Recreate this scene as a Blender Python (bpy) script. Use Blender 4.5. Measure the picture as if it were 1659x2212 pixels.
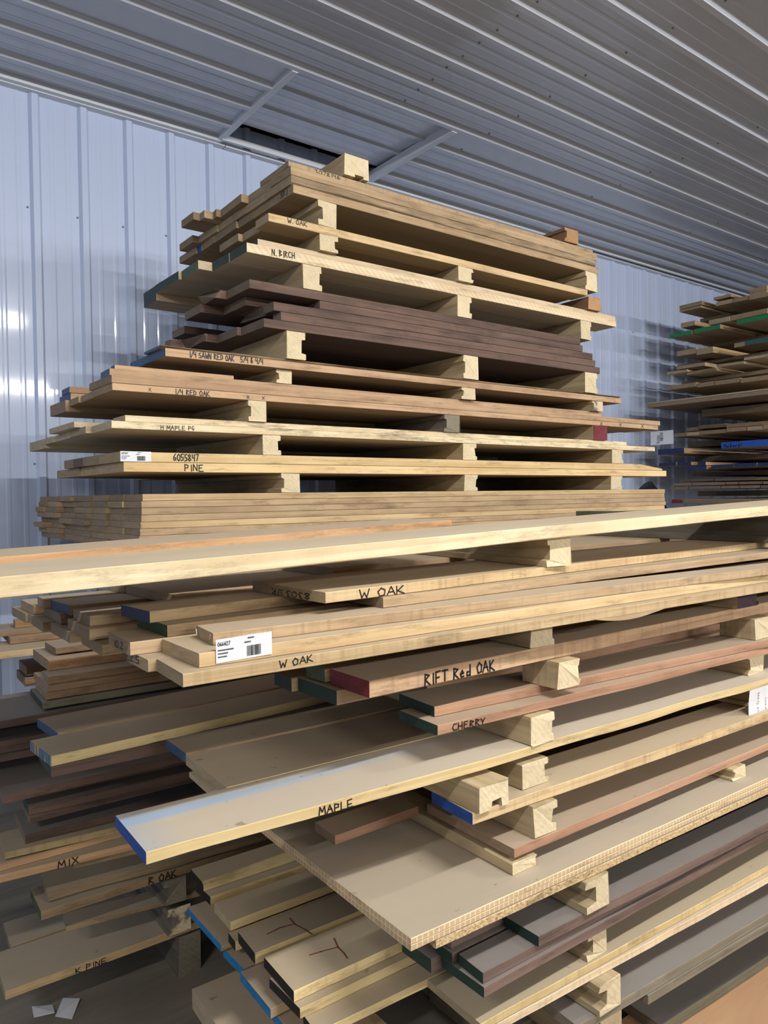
import bpy, bmesh, math, random
from mathutils import Vector, Matrix
random.seed(11)
for o in list(bpy.data.objects): bpy.data.objects.remove(o)
SC = bpy.context.scene
COL = SC.collection
R = math.radians
# ---------------------------------------------------------------- camera
CH = 1.42
def make_camera():
    cd = bpy.data.cameras.new('camera'); cam = bpy.data.objects.new('camera', cd); COL.objects.link(cam)
    f, yaw, pit, rol = 1612.0, R(53.14), R(-1.28), R(-.743)
    cd.sensor_fit = 'VERTICAL'; cd.sensor_height = 32; cd.sensor_width = 24
    cd.lens = f / 2212 * 32
    cd.clip_start = .02; cd.clip_end = 60
    fwd = Vector((math.cos(yaw)*math.cos(pit), math.sin(yaw)*math.cos(pit), math.sin(pit)))
    r = Vector((math.sin(yaw), -math.cos(yaw), 0)); u = r.cross(fwd)
    r2 = r*math.cos(rol)+u*math.sin(rol); u2 = u*math.cos(rol)-r*math.sin(rol)
    m = Matrix((r2, u2, -fwd)).transposed().to_4x4(); m.translation = (0, 0, CH)
    cam.matrix_world = m
    SC.camera = cam
make_camera()
# ---------------------------------------------------------------- world, lights, exposure
SC.view_settings.view_transform = 'Standard'; SC.view_settings.look = 'None'
SC.view_settings.gamma = 1; SC.view_settings.exposure = 0.0
wd = bpy.data.worlds.new('world'); SC.world = wd; wd.use_nodes = True
wd.node_tree.nodes['Background'].inputs[0].default_value = (.8, .88, 1, 1)
wd.node_tree.nodes['Background'].inputs[1].default_value = .15
def strip(name, x, y, z, sx, sy, power, col=(1, .97, .93), rx=0, ry=0):
    l = bpy.data.lights.new(name, 'AREA'); l.shape = 'RECTANGLE'; l.size = sx; l.size_y = sy; l.energy = power; l.color = col
    o = bpy.data.objects.new(name, l); COL.objects.link(o); o.location = (x, y, z); o.rotation_euler = (rx, ry, 0)
    return o
LZ = CH + 1.86
# rows of ceiling-hung LED tubes along the aisle: each throws light down, sideways and a little up
def tube(x, y, ln, p, toward):
    strip('led_tube_down', x, y, LZ, ln, .07, p*.45)
    strip('led_tube_side', x, y+.04*toward, LZ, ln, .07, p*.55, rx=R(72)*toward)
    strip('led_tube_up', x, y, LZ+.03, ln, .07, p*.06, rx=R(180))
for x, p in ((-2.4, 62), (1.1, 86), (4.4, 78)):
    tube(x, -.6, 1.2, p, 1)
for x, p in ((-2.4, 70), (2.2, 190), (6.4, 190), (10.6, 150)):
    tube(x, -5.6, 2.4, p, 1)
# ---------------------------------------------------------------- node helpers
class NT:
    def __init__(s, name):
        s.m = bpy.data.materials.new(name); s.m.use_nodes = True; s.t = s.m.node_tree; s.n = s.t.nodes; s.l = s.t.links
        s.b = s.n['Principled BSDF']
    def new(s, typ, **k):
        n = s.n.new(typ)
        for a, v in k.items(): setattr(n, a, v)
        return n
    def link(s, a, b): s.l.new(a, b)
    def coords(s, scale, src='Object'):
        tc = s.new('ShaderNodeTexCoord'); mp = s.new('ShaderNodeMapping'); mp.inputs['Scale'].default_value = scale
        s.link(tc.outputs[src], mp.inputs[0])
        oi = s.new('ShaderNodeObjectInfo'); cb = s.new('ShaderNodeMath', operation='MULTIPLY'); cb.inputs[1].default_value = 37
        s.link(oi.outputs['Random'], cb.inputs[0]); s.link(cb.outputs[0], mp.inputs['Location'])
        return mp.outputs[0]
    def noise(s, vec, scale=1, detail=3, rough=.6, dist=0):
        n = s.new('ShaderNodeTexNoise'); n.inputs['Scale'].default_value = scale; n.inputs['Detail'].default_value = detail
        n.inputs['Roughness'].default_value = rough; n.inputs['Distortion'].default_value = dist
        s.link(vec, n.inputs['Vector']); return n.outputs['Fac']
    def ramp(s, fac, stops):
        r = s.new('ShaderNodeValToRGB'); e = r.color_ramp.elements
        while len(e) < len(stops): e.new(.5)
        for q, (p, c) in zip(e, stops): q.position = p; q.color = (c[0], c[1], c[2], 1) if not isinstance(c, float) else (c, c, c, 1)
        s.link(fac, r.inputs[0]); return r.outputs[0]
    def mix(s, fac, a, b, mode='MIX'):
        m = s.new('ShaderNodeMixRGB', blend_type=mode)
        for i, v in ((0, fac), (1, a), (2, b)):
            if isinstance(v, (int, float)): m.inputs[i].default_value = v if i == 0 else (v, v, v, 1)
            elif isinstance(v, tuple): m.inputs[i].default_value = (v[0], v[1], v[2], 1)
            else: s.link(v, m.inputs[i])
        return m.outputs[0]
    def hsv(s, col, amt=.25):
        oi = s.new('ShaderNodeObjectInfo'); mr = s.new('ShaderNodeMapRange')
        mr.inputs[3].default_value = 1-amt; mr.inputs[4].default_value = 1+amt*.7
        s.link(oi.outputs['Random'], mr.inputs[0]); h = s.new('ShaderNodeHueSaturation')
        s.link(mr.outputs[0], h.inputs['Value']); s.link(col, h.inputs['Color']); return h.outputs[0]
    def bump(s, h, strength=.3, dist=.002):
        b = s.new('ShaderNodeBump'); b.inputs['Strength'].default_value = strength; b.inputs['Distance'].default_value = dist
        s.link(h, b.inputs['Height']); s.link(b.outputs[0], s.b.inputs['Normal'])
    def fin(s, col, rough=.75):
        if isinstance(col, tuple): s.b.inputs['Base Color'].default_value = (*col, 1)
        else: s.link(col, s.b.inputs['Base Color'])
        s.b.inputs['Roughness'].default_value = rough
        return s.m
def lin(h, sat=1.0):
    c = [((int(h[i:i+2], 16)/255+.055)/1.055)**2.4 for i in (0, 2, 4)]
    g = c[0]*.3+c[1]*.6+c[2]*.1
    return tuple(g+(q-g)*sat for q in c)
# wood -> (light edge, dark edge, face)
WOOD = {'oak': ('c2a272', '8e6c44', 'a2865c'), 'white_oak': ('d8b87c', 'a8824c', 'b89a68'), 'birch': ('e4cca0', 'c2a070', 'd0b890'),
 'maple': ('ead6a6', 'c4a26a', 'd6c094'), 'maple_y': ('e8cc84', 'c49e54', 'cdb484'), 'pine': ('ecca84', 'c89c50', 'd4b070'),
 'cherry': ('c4926a', '94603e', 'a47a58'), 'red_oak': ('d0a878', '9a7048', 'b08c60'), 'walnut': ('765848', '42302a', '5c463c'),
 'walnut_l': ('84685a', '503c34', '746660'), 'orange_oak': ('d2a064', 'a4703a', 'b4946a'), 'brown': ('a88458', '6c4e30', '84684a'),
 'orange': ('c08c52', '84562c', '96704a'), 'grey': ('8a8068', '5c5442', '787064'), 'moss': ('7c7458', '4c4834', '6c6652'),
 'redbrown': ('8c6450', '583c30', '6c5044'), 'panel': ('d2b084', 'a8845a', 'a89c8a'), 'particle': ('d8b67a', '96703e', 'a89878'),
 'spruce': ('e4cfa0', 'b89a66', 'c8b284'), 'pine_d': ('c8a468', '96743c', 'a0906e'), 'oak_d': ('a48654', '6c5434', '867a60'),
 'white_oak_d': ('c4a868', '94763e', 'a08c64'), 'red_oak_d': ('c49660', '8c6234', 'a08458')}
PAINT = {'blue': '1c4a9c', 'navy': '1c2c58', 'dark_green': '1a3830', 'green': '2e4a26', 'moss': '4a5a40', 'black': '141414', 'dark_red': '74222a',
 'faded_blue': '3c5c84', 'light_blue': '4a8cb4', 'bright_green': '0a7a48', 'teal': '2c5c60', 'bright_blue': '2452b4', 'cyan_blue': '1478b4', 'purple': '3c2838'}
MC = {}
def mat(wood, role, flag=''):
    key = (wood, role, flag)
    if key in MC: return MC[key]
    t = NT('%s_%s%s' % (wood, role, '_'+flag if flag else ''))
    le, de, fa = (lin(x, .8) for x in WOOD[wood])
    if role == 'edge':
        v = t.coords((1.2, 30, 60)); g = t.noise(v, 1, 5, .65, .6)
        c = t.ramp(g, [(.3, de), (.55, le), (.8, tuple(min(1, q*1.12) for q in le))])
        v2 = t.coords((2.2, 3, 3)); c = t.mix(.45, c, t.ramp(t.noise(v2, 1.5, 3), [(.3, de), (.6, le)]))
        hb = g
        if flag == 'edgesaw' or role == 'edge':
            v3 = t.coords((70, 2, 4)); s_ = t.noise(v3, 1, 2, .5)
            amt = .32 if flag == 'edgesaw' else .2
            c = t.mix(t.mix(amt, 0, t.ramp(s_, [(.5, 0.0), (.72, 1.0)])), c, tuple(q*.62 for q in de)) if flag == 'edgesaw' else c
            hb = t.mix(.5, g, s_)
        if flag == 'diag':
            v4 = t.coords((1, 1, 1)); w = t.new('ShaderNodeTexWave', wave_type='BANDS', bands_direction='DIAGONAL'); w.inputs['Scale'].default_value = 22; w.inputs['Distortion'].default_value = 1.5
            t.link(v4, w.inputs['Vector']); c = t.mix(t.mix(.35, 0, t.ramp(w.outputs['Fac'], [(.0, 1.0), (.35, 0.0)])), c, tuple(q*.8 for q in de)); hb = w.outputs['Fac']
        if flag == 'mold':
            v5 = t.coords((5, 14, 30)); c = t.mix(t.ramp(t.noise(v5, 1.2, 6, .75), [(.5, 0.0), (.72, .85)]), c, (.06, .06, .065))
        if flag == 'bark':
            v6 = t.coords((5, 30, 40)); c = t.mix(t.ramp(t.noise(v6, 1, 6, .75), [(.36, 0.15), (.6, .85)]), c, (.17, .125, .08)); hb = t.noise(v6, 1.5, 6, .8)
        if flag == 'comb':
            tc = t.new('ShaderNodeTexCoord'); sp = t.new('ShaderNodeSeparateXYZ'); t.link(tc.outputs['Object'], sp.inputs[0])
            ad = t.new('ShaderNodeMath', operation='ADD'); t.link(sp.outputs[0], ad.inputs[0]); t.link(sp.outputs[1], ad.inputs[1])
            mo = t.new('ShaderNodeMath', operation='PINGPONG'); t.link(ad.outputs[0], mo.inputs[0]); mo.inputs[1].default_value = .0065
            f1 = t.new('ShaderNodeMath', operation='LESS_THAN'); t.link(mo.outputs[0], f1.inputs[0]); f1.inputs[1].default_value = .0013
            pz = t.new('ShaderNodeMath', operation='PINGPONG'); t.link(sp.outputs[2], pz.inputs[0]); pz.inputs[1].default_value = .00585
            f2 = t.new('ShaderNodeMath', operation='LESS_THAN'); t.link(pz.outputs[0], f2.inputs[0]); f2.inputs[1].default_value = .0012
            mx = t.new('ShaderNodeMath', operation='MAXIMUM'); t.link(f1.outputs[0], mx.inputs[0]); t.link(f2.outputs[0], mx.inputs[1])
            c = t.mix(mx.outputs[0], tuple(q*.95 for q in le), lin('ecd4a4')); hb = mx.outputs[0]
        if wood == 'particle':
            v7 = t.coords((160, 160, 260)); c = t.ramp(t.noise(v7, 1, 3, .7), [(.35, de), (.5, le), (.7, lin('ecd4a0'))])
        # dark scuffs
        v8 = t.coords((4, 16, 22)); c = t.mix(t.ramp(t.noise(v8, 1.3, 6, .75), [(.53, 0.0), (.70, .6)]), c, tuple(q*.35 for q in de))
        c = t.hsv(c, .12); t.bump(hb, .6, .002); m = t.fin(c, .8)
    elif role == 'top':
        v = t.coords((.7, 9, 9)); g = t.noise(v, 1.5, 4, .6, .4)
        c = t.ramp(g, [(.3, tuple(q*.8 for q in fa)), (.7, fa)])
        dust = lin('b8a992') if wood not in ('walnut', 'walnut_l', 'grey', 'moss') else lin('8c8680')
        dn = t.ramp(t.noise(t.coords((3, 3, 3)), 1.2, 5, .6), [(.3, .55), (.7, .8)])
        c = t.mix(dn, c, dust)
        if flag == 'bluestain':
            tc = t.new('ShaderNodeTexCoord'); sp = t.new('ShaderNodeSeparateXYZ'); t.link(tc.outputs['Object'], sp.inputs[0])
            nn = t.noise(t.coords((4, 10, 4)), 1, 3)
            a1 = t.new('ShaderNodeMapRange'); t.link(sp.outputs[1], a1.inputs[0]); a1.inputs[1].default_value = .112; a1.inputs[2].default_value = .122
            a2 = t.new('ShaderNodeMapRange'); t.link(sp.outputs[1], a2.inputs[0]); a2.inputs[1].default_value = .158; a2.inputs[2].default_value = .148
            a3 = t.new('ShaderNodeMapRange'); t.link(sp.outputs[0], a3.inputs[0]); a3.inputs[1].default_value = .75; a3.inputs[2].default_value = .1
            mm = t.new('ShaderNodeMath', operation='MULTIPLY'); t.link(a1.outputs[0], mm.inputs[0]); t.link(a2.outputs[0], mm.inputs[1])
            m2 = t.new('ShaderNodeMath', operation='MULTIPLY'); t.link(mm.outputs[0], m2.inputs[0]); t.link(a3.outputs[0], m2.inputs[1])
            c = t.mix(t.mix(.25, c, lin('e4dcd0')) and .3, c, lin('e0d8cc'))
            c = t.mix(m2.outputs[0], c, lin('a6b8cc'))
            a4 = t.new('ShaderNodeMapRange'); t.link(sp.outputs[0], a4.inputs[0]); a4.inputs[1].default_value = .07; a4.inputs[2].default_value = .0; a4.inputs[4].default_value = .75
            m3 = t.new('ShaderNodeMath', operation='MULTIPLY'); t.link(a4.outputs[0], m3.inputs[0]); t.link(nn, m3.inputs[1])
            c = t.mix(m3.outputs[0], c, lin('86a6c4'))
        sk = t.ramp(t.noise(t.coords((40, 40, 40)), 1, 2, .5), [(.72, 0.0), (.78, .5)]); c = t.mix(sk, c, (.12, .1, .08))
        c = t.hsv(c, .1); t.bump(g, .1, .001); m = t.fin(c, .85)
    elif role == 'face':
        v = t.coords((.7, 9, 9)); g = t.noise(v, 1.5, 4, .6, .4)
        c = t.hsv(t.ramp(g, [(.3, tuple(q*.75 for q in fa)), (.7, fa)]), .1); m = t.fin(c, .85)
    elif role == 'end':
        v = t.coords((8, 18, 90)); g = t.noise(v, 1, 4, .6, .8)
        gr = tuple((a*.55+b*.45)*1.0 for a, b in zip(fa, lin('9a8c78')))
        c = t.hsv(t.ramp(g, [(.3, tuple(q*.7 for q in gr)), (.7, gr)]), .2); t.bump(g, .3, .001); m = t.fin(c, .9)
        if wood in ('panel', 'particle'): MC[key] = mat(wood, 'edge', 'comb' if wood == 'panel' else ''); return MC[key]
    MC[key] = m
    return m
def paint(name):
    key = ('paint', name)
    if key in MC: return MC[key]
    t = NT('painted_end_'+name)
    if name == 'blue_stripe':
        s = t.noise(t.coords((3, 60, 6)), 1, 2, .4); c = t.ramp(s, [(.42, lin('c8a868')), (.5, lin('3c6488')), (.7, lin('6c94a4'))])
    else:
        b = lin(PAINT[name]); g = t.noise(t.coords((30, 30, 60)), 1, 4, .7)
        c = t.ramp(g, [(.25, tuple(q*.65 for q in b)), (.6, b), (.8, tuple(min(1, q*1.5+.02) for q in b))])
    m = t.fin(c, .6); MC[key] = m; return m
def plain(name, hexc, rough=.6, metal=0):
    key = ('plain', name)
    if key in MC: return MC[key]
    t = NT(name); g = t.noise(t.coords((30, 30, 30)), 1, 3); b = lin(hexc)
    m = t.fin(t.ramp(g, [(.2, tuple(q*.9 for q in b)), (.8, b)]), rough); m.node_tree.nodes['Principled BSDF'].inputs['Metallic'].default_value = metal
    MC[key] = m; return m
def obj(name, verts, faces, mats, idx=None, parent=None, loc=(0, 0, 0), rot=(0, 0, 0), smooth=False):
    me = bpy.data.meshes.new(name); me.from_pydata(verts, [], faces)
    for m in mats: me.materials.append(m)
    if idx: me.polygons.foreach_set('material_index', idx)
    if smooth: me.polygons.foreach_set('use_smooth', [True]*len(faces))
    me.update()
    o = bpy.data.objects.new(name, me); COL.objects.link(o); o.location = loc; o.rotation_euler = rot
    if parent: o.parent = parent
    return o
def tag(o, label, cat, group=None):
    o['label'] = label; o['category'] = cat
    if group: o['group'] = group
def struct(o): o['kind'] = 'structure'; return o
# ---------------------------------------------------------------- room shell
def coated(name, hexc, rough, coat=.5, streak=None):
    t = NT(name); b = lin(hexc)
    g = t.noise(t.coords((1.2, 1.2, 1.2), 'Object'), 1, 3)
    t.fin(t.ramp(g, [(.2, tuple(q*.95 for q in b)), (.8, b)]), rough)
    t.b.inputs['Coat Weight'].default_value = coat; t.b.inputs['Coat Roughness'].default_value = .07
    t.bump(t.noise(t.coords((2, 2, .8)), 2, 2), .06, .01)
    return t.m
M_WALL = coated('blue_white_ribbed_steel', 'bfcdea', .42, .6)
M_CEIL = coated('grey_white_ribbed_steel', 'bcc1cc', .3, .7)
M_TRIM = coated('white_metal_trim', 'd4d8de', .4, .3)
def rib_profile(p0, p1, ribs, pitch):
    """list of (pos, depth) of a ribbed steel sheet from p0 to p1; ribs = phase of the major ribs"""
    pts = []
    k = math.ceil((p0-ribs)/pitch)
    pts.append((p0, 0))
    while True:
        c = ribs+k*pitch
        if c-.03 > p1: break
        if c-.024 > p0 and c+.024 < p1:
            pts += [(c-.027, 0), (c-.014, .020), (c+.014, .020), (c+.027, 0)]
        for fr in (1/3, 2/3):
            q = c+pitch*fr
            if q-.012 > p0 and q+.012 < p1: pts += [(q-.014, 0), (q-.006, .0018), (q+.006, .0018), (q+.014, 0)]
        k += 1
    pts.append((p1, 0))
    return pts
def sheet(name, prof, a0, a1, fn, m):
    v = []; f = []
    for p, d in prof: v += [fn(a0, p, d), fn(a1, p, d)]
    for i in range(len(prof)-1): f.append((2*i, 2*i+1, 2*i+3, 2*i+2))
    return obj(name, v, f, [m])
WY = 3.96; CZ = CH+2.01; PIT = .2285
def wallfn(a, p, d): return (p, WY-d, a)
struct(sheet('wall_back', rib_profile(-4, 14, .864, PIT), 0, CZ+.13, wallfn, M_WALL))
def ceilfn(a, p, d): return (a, p, CZ-d)
C0 = 3.735-30*PIT
HX0, HX1, HY0, HY1 = 1.812, 2.815, 3.075, 3.85
ceil = struct(sheet('ceiling', rib_profile(-9, HY0, C0, PIT), -4, 14, ceilfn, M_CEIL))
for a, b in ((-4, HX0), (HX1, 14)):
    o = struct(sheet('ceiling', rib_profile(HY0, WY, C0, PIT), a, b, ceilfn, M_CEIL))
def box(x0, x1, y0, y1, z0, z1):
    v = [(x, y, z) for x in (x0, x1) for y in (y0, y1) for z in (z0, z1)]
    f = [(0, 1, 3, 2), (4, 6, 7, 5), (0, 4, 5, 1), (2, 3, 7, 6), (0, 2, 6, 4), (1, 5, 7, 3)]
    return v, f
def boxobj(name, b, m, parent=None): v, f = box(*b); return obj(name, v, f, [m], parent=parent)
# access panel in the ceiling: lifted sheet, frame bars, dark gap at the wall side
def panelfn(a, p, d): return (a, p, CZ+.022+(p-HY0)*.035-d*.6)
hp = struct(sheet('ceiling', rib_profile(HY0, HY1-.07, C0+.03, PIT), HX0, HX1, panelfn, M_CEIL))
hp.name = 'trim_1'
v = []; f = []
for b in ((HX0-.3, HX1+.3, HY0-.3, WY, CZ+.12, CZ+.125), (HX0-.3, HX0-.29, HY0-.3, WY, CZ+.001, CZ+.12), (HX1+.29, HX1+.3, HY0-.3, WY, CZ+.001, CZ+.12), (HX0-.3, HX1+.3, HY0-.3, HY0-.29, CZ+.001, CZ+.12)): vv, ff = box(*b); v += vv; f += ff
struct(obj('trim_2', v, f, [plain('dark_light_stop', '2c2c2e', .9)]))  # unseen dark box added above the hatch, keeps stray world light out
for i, b in enumerate(((HX0-.016, HX0+.016, HY0-.01, WY-.03, CZ-.024, CZ+.03), (HX1-.018, HX1+.018, HY0-.01, WY-.03, CZ-.024, CZ+.03))):
    struct(boxobj('trim_%d' % (i+3), b, M_TRIM))
struct(boxobj('trim_5', (HX0, HX1, HY0-.012, HY0+.004, CZ-.008, CZ+.03), M_TRIM))
struct(boxobj('trim_6', (-4, HX0+.04, WY-.045, WY, CZ-.035, CZ-.018), M_TRIM))
struct(boxobj('trim_7', (HX0+.045, 14, WY-.045, WY, CZ-.037, CZ-.020), M_TRIM))
struct(boxobj('trim_8', (-4, HX0+.0, WY-.075, WY-.043, CZ-.03, CZ-.0), M_TRIM))
struct(boxobj('trim_9', (HX0, 14, WY-.10, WY-.08, CZ-.03, CZ-.0), M_TRIM))
# screws
sm = plain('grey_screw_head', '767c86', .4)
def screw_mesh():
    bm = bmesh.new(); bmesh.ops.create_cone(bm, cap_ends=True, segments=10, radius1=.0055, radius2=.004, depth=.004)
    me = bpy.data.meshes.new('screw_head'); bm.to_mesh(me); bm.free(); me.materials.append(sm); return me
SM = screw_mesh()
for (x, y, z) in [(0.8259, 3.957, 2.8444), (1.0583, 3.957, 2.8421), (1.2852, 3.957, 2.8419), (1.5163, 3.957, 2.8417), (0.8301, 3.957, 1.5965), (5.7302, 3.957, 2.8257)]:
    o = bpy.data.objects.new('screw_head', SM); COL.objects.link(o); o.location = (x, y, z); o.rotation_euler = (R(90), 0, 0); o.parent = bpy.data.objects['wall_back']
k = 0
for xx in (.9, 2.4, 3.0, 4.2, 5.4, 6.6):
    for j in range(2, 12):
        for s in ((-.05,) if xx != 2.4 else (-.05, .06)):
            yy = 3.735-PIT*j+s
            if xx < 2.9 and yy > 3.0: continue
            o = bpy.data.objects.new('screw_head', SM); COL.objects.link(o); o.location = (xx+.02*math.sin(j*7), yy, CZ-.003); o.rotation_euler = (R(180), 0, 0); o.parent = ceil
def concrete():
    t = NT('concrete_floor'); c = t.ramp(t.noise(t.coords((2, 2, 2)), 1.3, 6, .6), [(.3, lin('6c6860')), (.7, lin('8c8880'))]); return t.fin(c, .7)
struct(boxobj('floor', (-4, 14, -9, WY+.02, -.1, 0), concrete()))
M_W2 = coated('far_wall_steel', 'c4ccd8', .4, .3)
struct(boxobj('wall_left', (-4.1, -4, -9, WY, 0, CZ), M_W2))
struct(boxobj('wall_right', (14, 14.1, -9, WY, 0, CZ), M_W2))
struct(boxobj('wall_front', (-4, 14, -9.1, -9, 0, CZ), M_W2))
# ---------------------------------------------------------------- boards
INK = plain('black_marker_ink', '0c0a0a', .5)
RED = plain('red_crayon_line', '8c4644', .7)
CN = {'c': .0}
FONT = {
 '0': [[(.3,1),(.05,.75),(.05,.25),(.3,0),(.55,.25),(.55,.75),(.3,1)]], '1': [[(.3,1),(.3,0)]],
 '2': [[(.05,.8),(.3,1),(.5,.75),(.05,.05),(.6,0)]], '3': [[(.05,.95),(.4,.95),(.25,.6),(.5,.3),(.3,0),(.05,.1)]],
 '4': [[(.1,1),(.1,.5),(.5,.5)],[(.5,1),(.5,0)]], '5': [[(.55,1),(.1,1),(.1,.55),(.45,.5),(.45,.1),(.05,0)]],
 '6': [[(.45,1),(.1,.5),(.15,.05),(.45,.05),(.5,.4),(.15,.45)]], '7': [[(.05,.95),(.55,1),(.25,0)]],
 '8': [[(.3,.5),(.05,.8),(.3,1),(.5,.8),(.05,.2),(.3,0),(.55,.2),(.3,.5)]], '.': [[(.1,.05),(.16,.0)]], '/': [[(.5,1.05),(0,-.05)]], ' ': [],
 'A': [[(0,0),(.3,1),(.6,0)],[(.12,.4),(.5,.4)]], 'B': [[(.05,0),(.05,1),(.45,.8),(.05,.55),(.5,.25),(.05,0)]],
 'C': [[(.55,.9),(.2,.9),(.05,.4),(.2,.02),(.6,.1)]], 'D': [[(.1,0),(.1,1),(.5,.7),(.5,.2),(.1,0)]],
 'E': [[(.5,1),(.05,.95),(.05,0),(.6,.02)],[(.05,.5),(.4,.52)]], 'F': [[(.5,1),(.05,.95),(.05,0)],[(.05,.5),(.4,.52)]],
 'G': [[(.5,.9),(.2,1),(.03,.4),(.3,0),(.5,.35),(.25,.4)]], 'H': [[(.05,1),(.05,0)],[(.5,1),(.5,0)],[(.05,.5),(.5,.5)]],
 'I': [[(.2,.95),(.2,0)]], 'K': [[(.05,1),(.05,0)],[(.5,1),(.07,.45),(.6,0)]], 'L': [[(.05,1),(.05,0),(.5,0)]],
 'M': [[(0,0),(.08,1),(.32,.35),(.55,1),(.65,0)]], 'N': [[(.02,0),(.05,1),(.5,0),(.52,1)]], 'O': [[(.3,1),(.03,.6),(.15,.02),(.5,.1),(.55,.7),(.25,1)]],
 'P': [[(.08,0),(.08,1),(.5,.85),(.45,.5),(.08,.45)]], 'R': [[(.05,0),(.08,1),(.48,.85),(.1,.5),(.55,0)]], 'S': [[(.5,.95),(.1,.85),(.15,.55),(.48,.4),(.4,.03),(.03,.08)]],
 'T': [[(0,1),(.6,1)],[(.3,1),(.3,0)]], 'U': [[(.05,1),(.1,.1),(.4,.05),(.5,1)]], 'W': [[(0,1),(.15,0),(.33,.6),(.5,0),(.68,1)]],
 'X': [[(.05,1),(.55,0)],[(.55,1),(.03,0)]], 'Y': [[(.02,1),(.28,.5),(.55,1)],[(.28,.5),(.2,0)]], '&': [[(.5,0),(.1,.8),(.3,1),(.4,.8),(.05,.3),(.2,0),(.5,.4)]],
 'a': [[(.45,.5),(.1,.45),(.1,.05),(.4,.1),(.45,.5),(.48,0)]], 'c': [[(.4,.5),(.1,.4),(.1,.05),(.4,.05)]], 'd': [[(.4,.4),(.1,.4),(.08,.05),(.4,.08)],[(.42,1),(.42,0)]],
 'e': [[(.08,.28),(.4,.35),(.25,.6),(.05,.3),(.15,0),(.42,.05)]], 'i': [[(.15,.5),(.15,0)]], 'k': [[(.05,1),(.05,0)],[(.4,.55),(.07,.25),(.42,0)]],
 'n': [[(.05,.5),(.05,0)],[(.05,.4),(.3,.5),(.38,0)]], 'o': [[(.22,.5),(.04,.25),(.22,0),(.4,.25),(.22,.5)]], 'r': [[(.05,.5),(.05,0)],[(.05,.35),(.35,.5)]],
 's': [[(.38,.48),(.1,.4),(.35,.15),(.05,.0)]], 'y': [[(.02,.5),(.2,.1)],[(.42,.5),(.1,-.35)]], 'l': [[(.1,1),(.1,0)]], 'm': [[(.03,0),(.05,.5),(.2,.1),(.35,.5),(.4,0)]], 't': [[(.2,.8),(.2,0)],[(.03,.5),(.4,.5)]]}
CW = {'.': .25, ' ': .45, '1': .45, 'I': .4, '/': .55, 'M': .8, 'W': .8, 'i': .3, 'l': .3}
def ribbon(pts, w, to3, v, f):
    for (a, b), (c, d) in zip(pts[:-1], pts[1:]):
        L = math.hypot(c-a, d-b)
        if L < 1e-6: continue
        ux, uy = (c-a)/L, (d-b)/L
        a2, b2, c2, d2 = a-ux*w*.4, b-uy*w*.4, c+ux*w*.4, d+uy*w*.4
        n = len(v)
        for q in ((a2-uy*w/2, b2+ux*w/2), (a2+uy*w/2, b2-ux*w/2), (c2+uy*w/2, d2-ux*w/2), (c2-uy*w/2, d2+ux*w/2)): v.append(to3(*q))
        f.append((n, n+1, n+2, n+3))
def letters(text, width, h, rise, stroke, to3, rnd):
    """strokes of hand lettering laid out in a strip; to3 maps (u, v) metres to local 3d"""
    tot = sum(CW.get(c, .72) for c in text)
    v = []; f = []; x = 0; s = width/tot
    for c in text:
        wch = CW.get(c, .72)
        for st in FONT.get(c, []):
            pts = []
            jx, jy = rnd.uniform(-.03, .03), rnd.uniform(-.05, .05)
            for a, b in st:
                u = x+(a+jx)*s*1.0; pts.append((u, rise*u/width+(b+jy)*h))
            ribbon(pts, stroke, to3, v, f)
        x += wch*s
    return v, f
def add_marks(o, marks, t, front):
    rnd = random.Random(len(marks)*7+3)
    for mk in marks:
        if mk[0] == '~':
            v = []; f = []
            ribbon(mk[2], .0035, lambda a, b: (a, b, t+.0006), v, f)
            obj('crayon_line', v, f, [RED], parent=o)
        elif mk[0] == '#': paper_label(o, mk)
        else:
            text, face, a0, z0, da, dz, h, flip, col = mk
            st = max(.0018, h*.17)
            if face == 'F':
                fn = lambda u, q: (a0+u, front(a0+u)-.0007, z0+q)
                v, f = letters(text, da, h, dz, st, fn, rnd)
            else:
                sg = 1 if da > 0 else -1
                fn = (lambda u, q: (-.0007, a0+sg*u, z0+(h-q if flip else q)))
                v, f = letters(text, abs(da), h, (-dz if flip else dz), st, fn, rnd)
            obj('marker_writing', v, f, [INK], parent=o)
PAPER = plain('white_label_paper', 'e4e8ec', .5)
def print_mesh(lo, w, h, to3, num, parent):
    v = []; f = []; rnd = random.Random(4)
    vv, ff = letters(num, w*.22, h*.16, 0, h*.025, lambda u, q: to3(w*.03+u, h*.72+q), rnd); v += vv; f += ff
    def rect(a, b, c, d):
        n = len(v)
        for q in ((a, b), (c, b), (c, d), (a, d)): v.append(to3(*q))
        f.append((n, n+1, n+2, n+3))
    for k, (ln, yy) in enumerate(((.3, .5), (.2, .36), (.18, .22))):
        x = .03
        while x < ln:
            rect(w*x, h*yy, w*(x+.014), h*(yy+.06)); x += .02
    for k, (a, b, yy) in enumerate(((.56, .68, .85), (.5, .62, .68))):
        x = a
        while x < b: rect(w*x, h*yy, w*(x+.015), h*(yy+.07)); x += .024
    obj('printed_text', v, f, [INK], parent=parent)
    v = []; f = []
    def rect(a, b, c, d):
        n = len(v)
        for q in ((a, b), (c, b), (c, d), (a, d)): v.append(to3(*q))
        f.append((n, n+1, n+2, n+3))
    x = .54
    while x < .8:
        ww = rnd.choice((.004, .007, .011)); rect(w*x, h*.1, w*(x+ww), h*.55); x += ww+rnd.choice((.004, .006))
    return obj('barcode', v, f, [INK], parent=parent)
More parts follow.
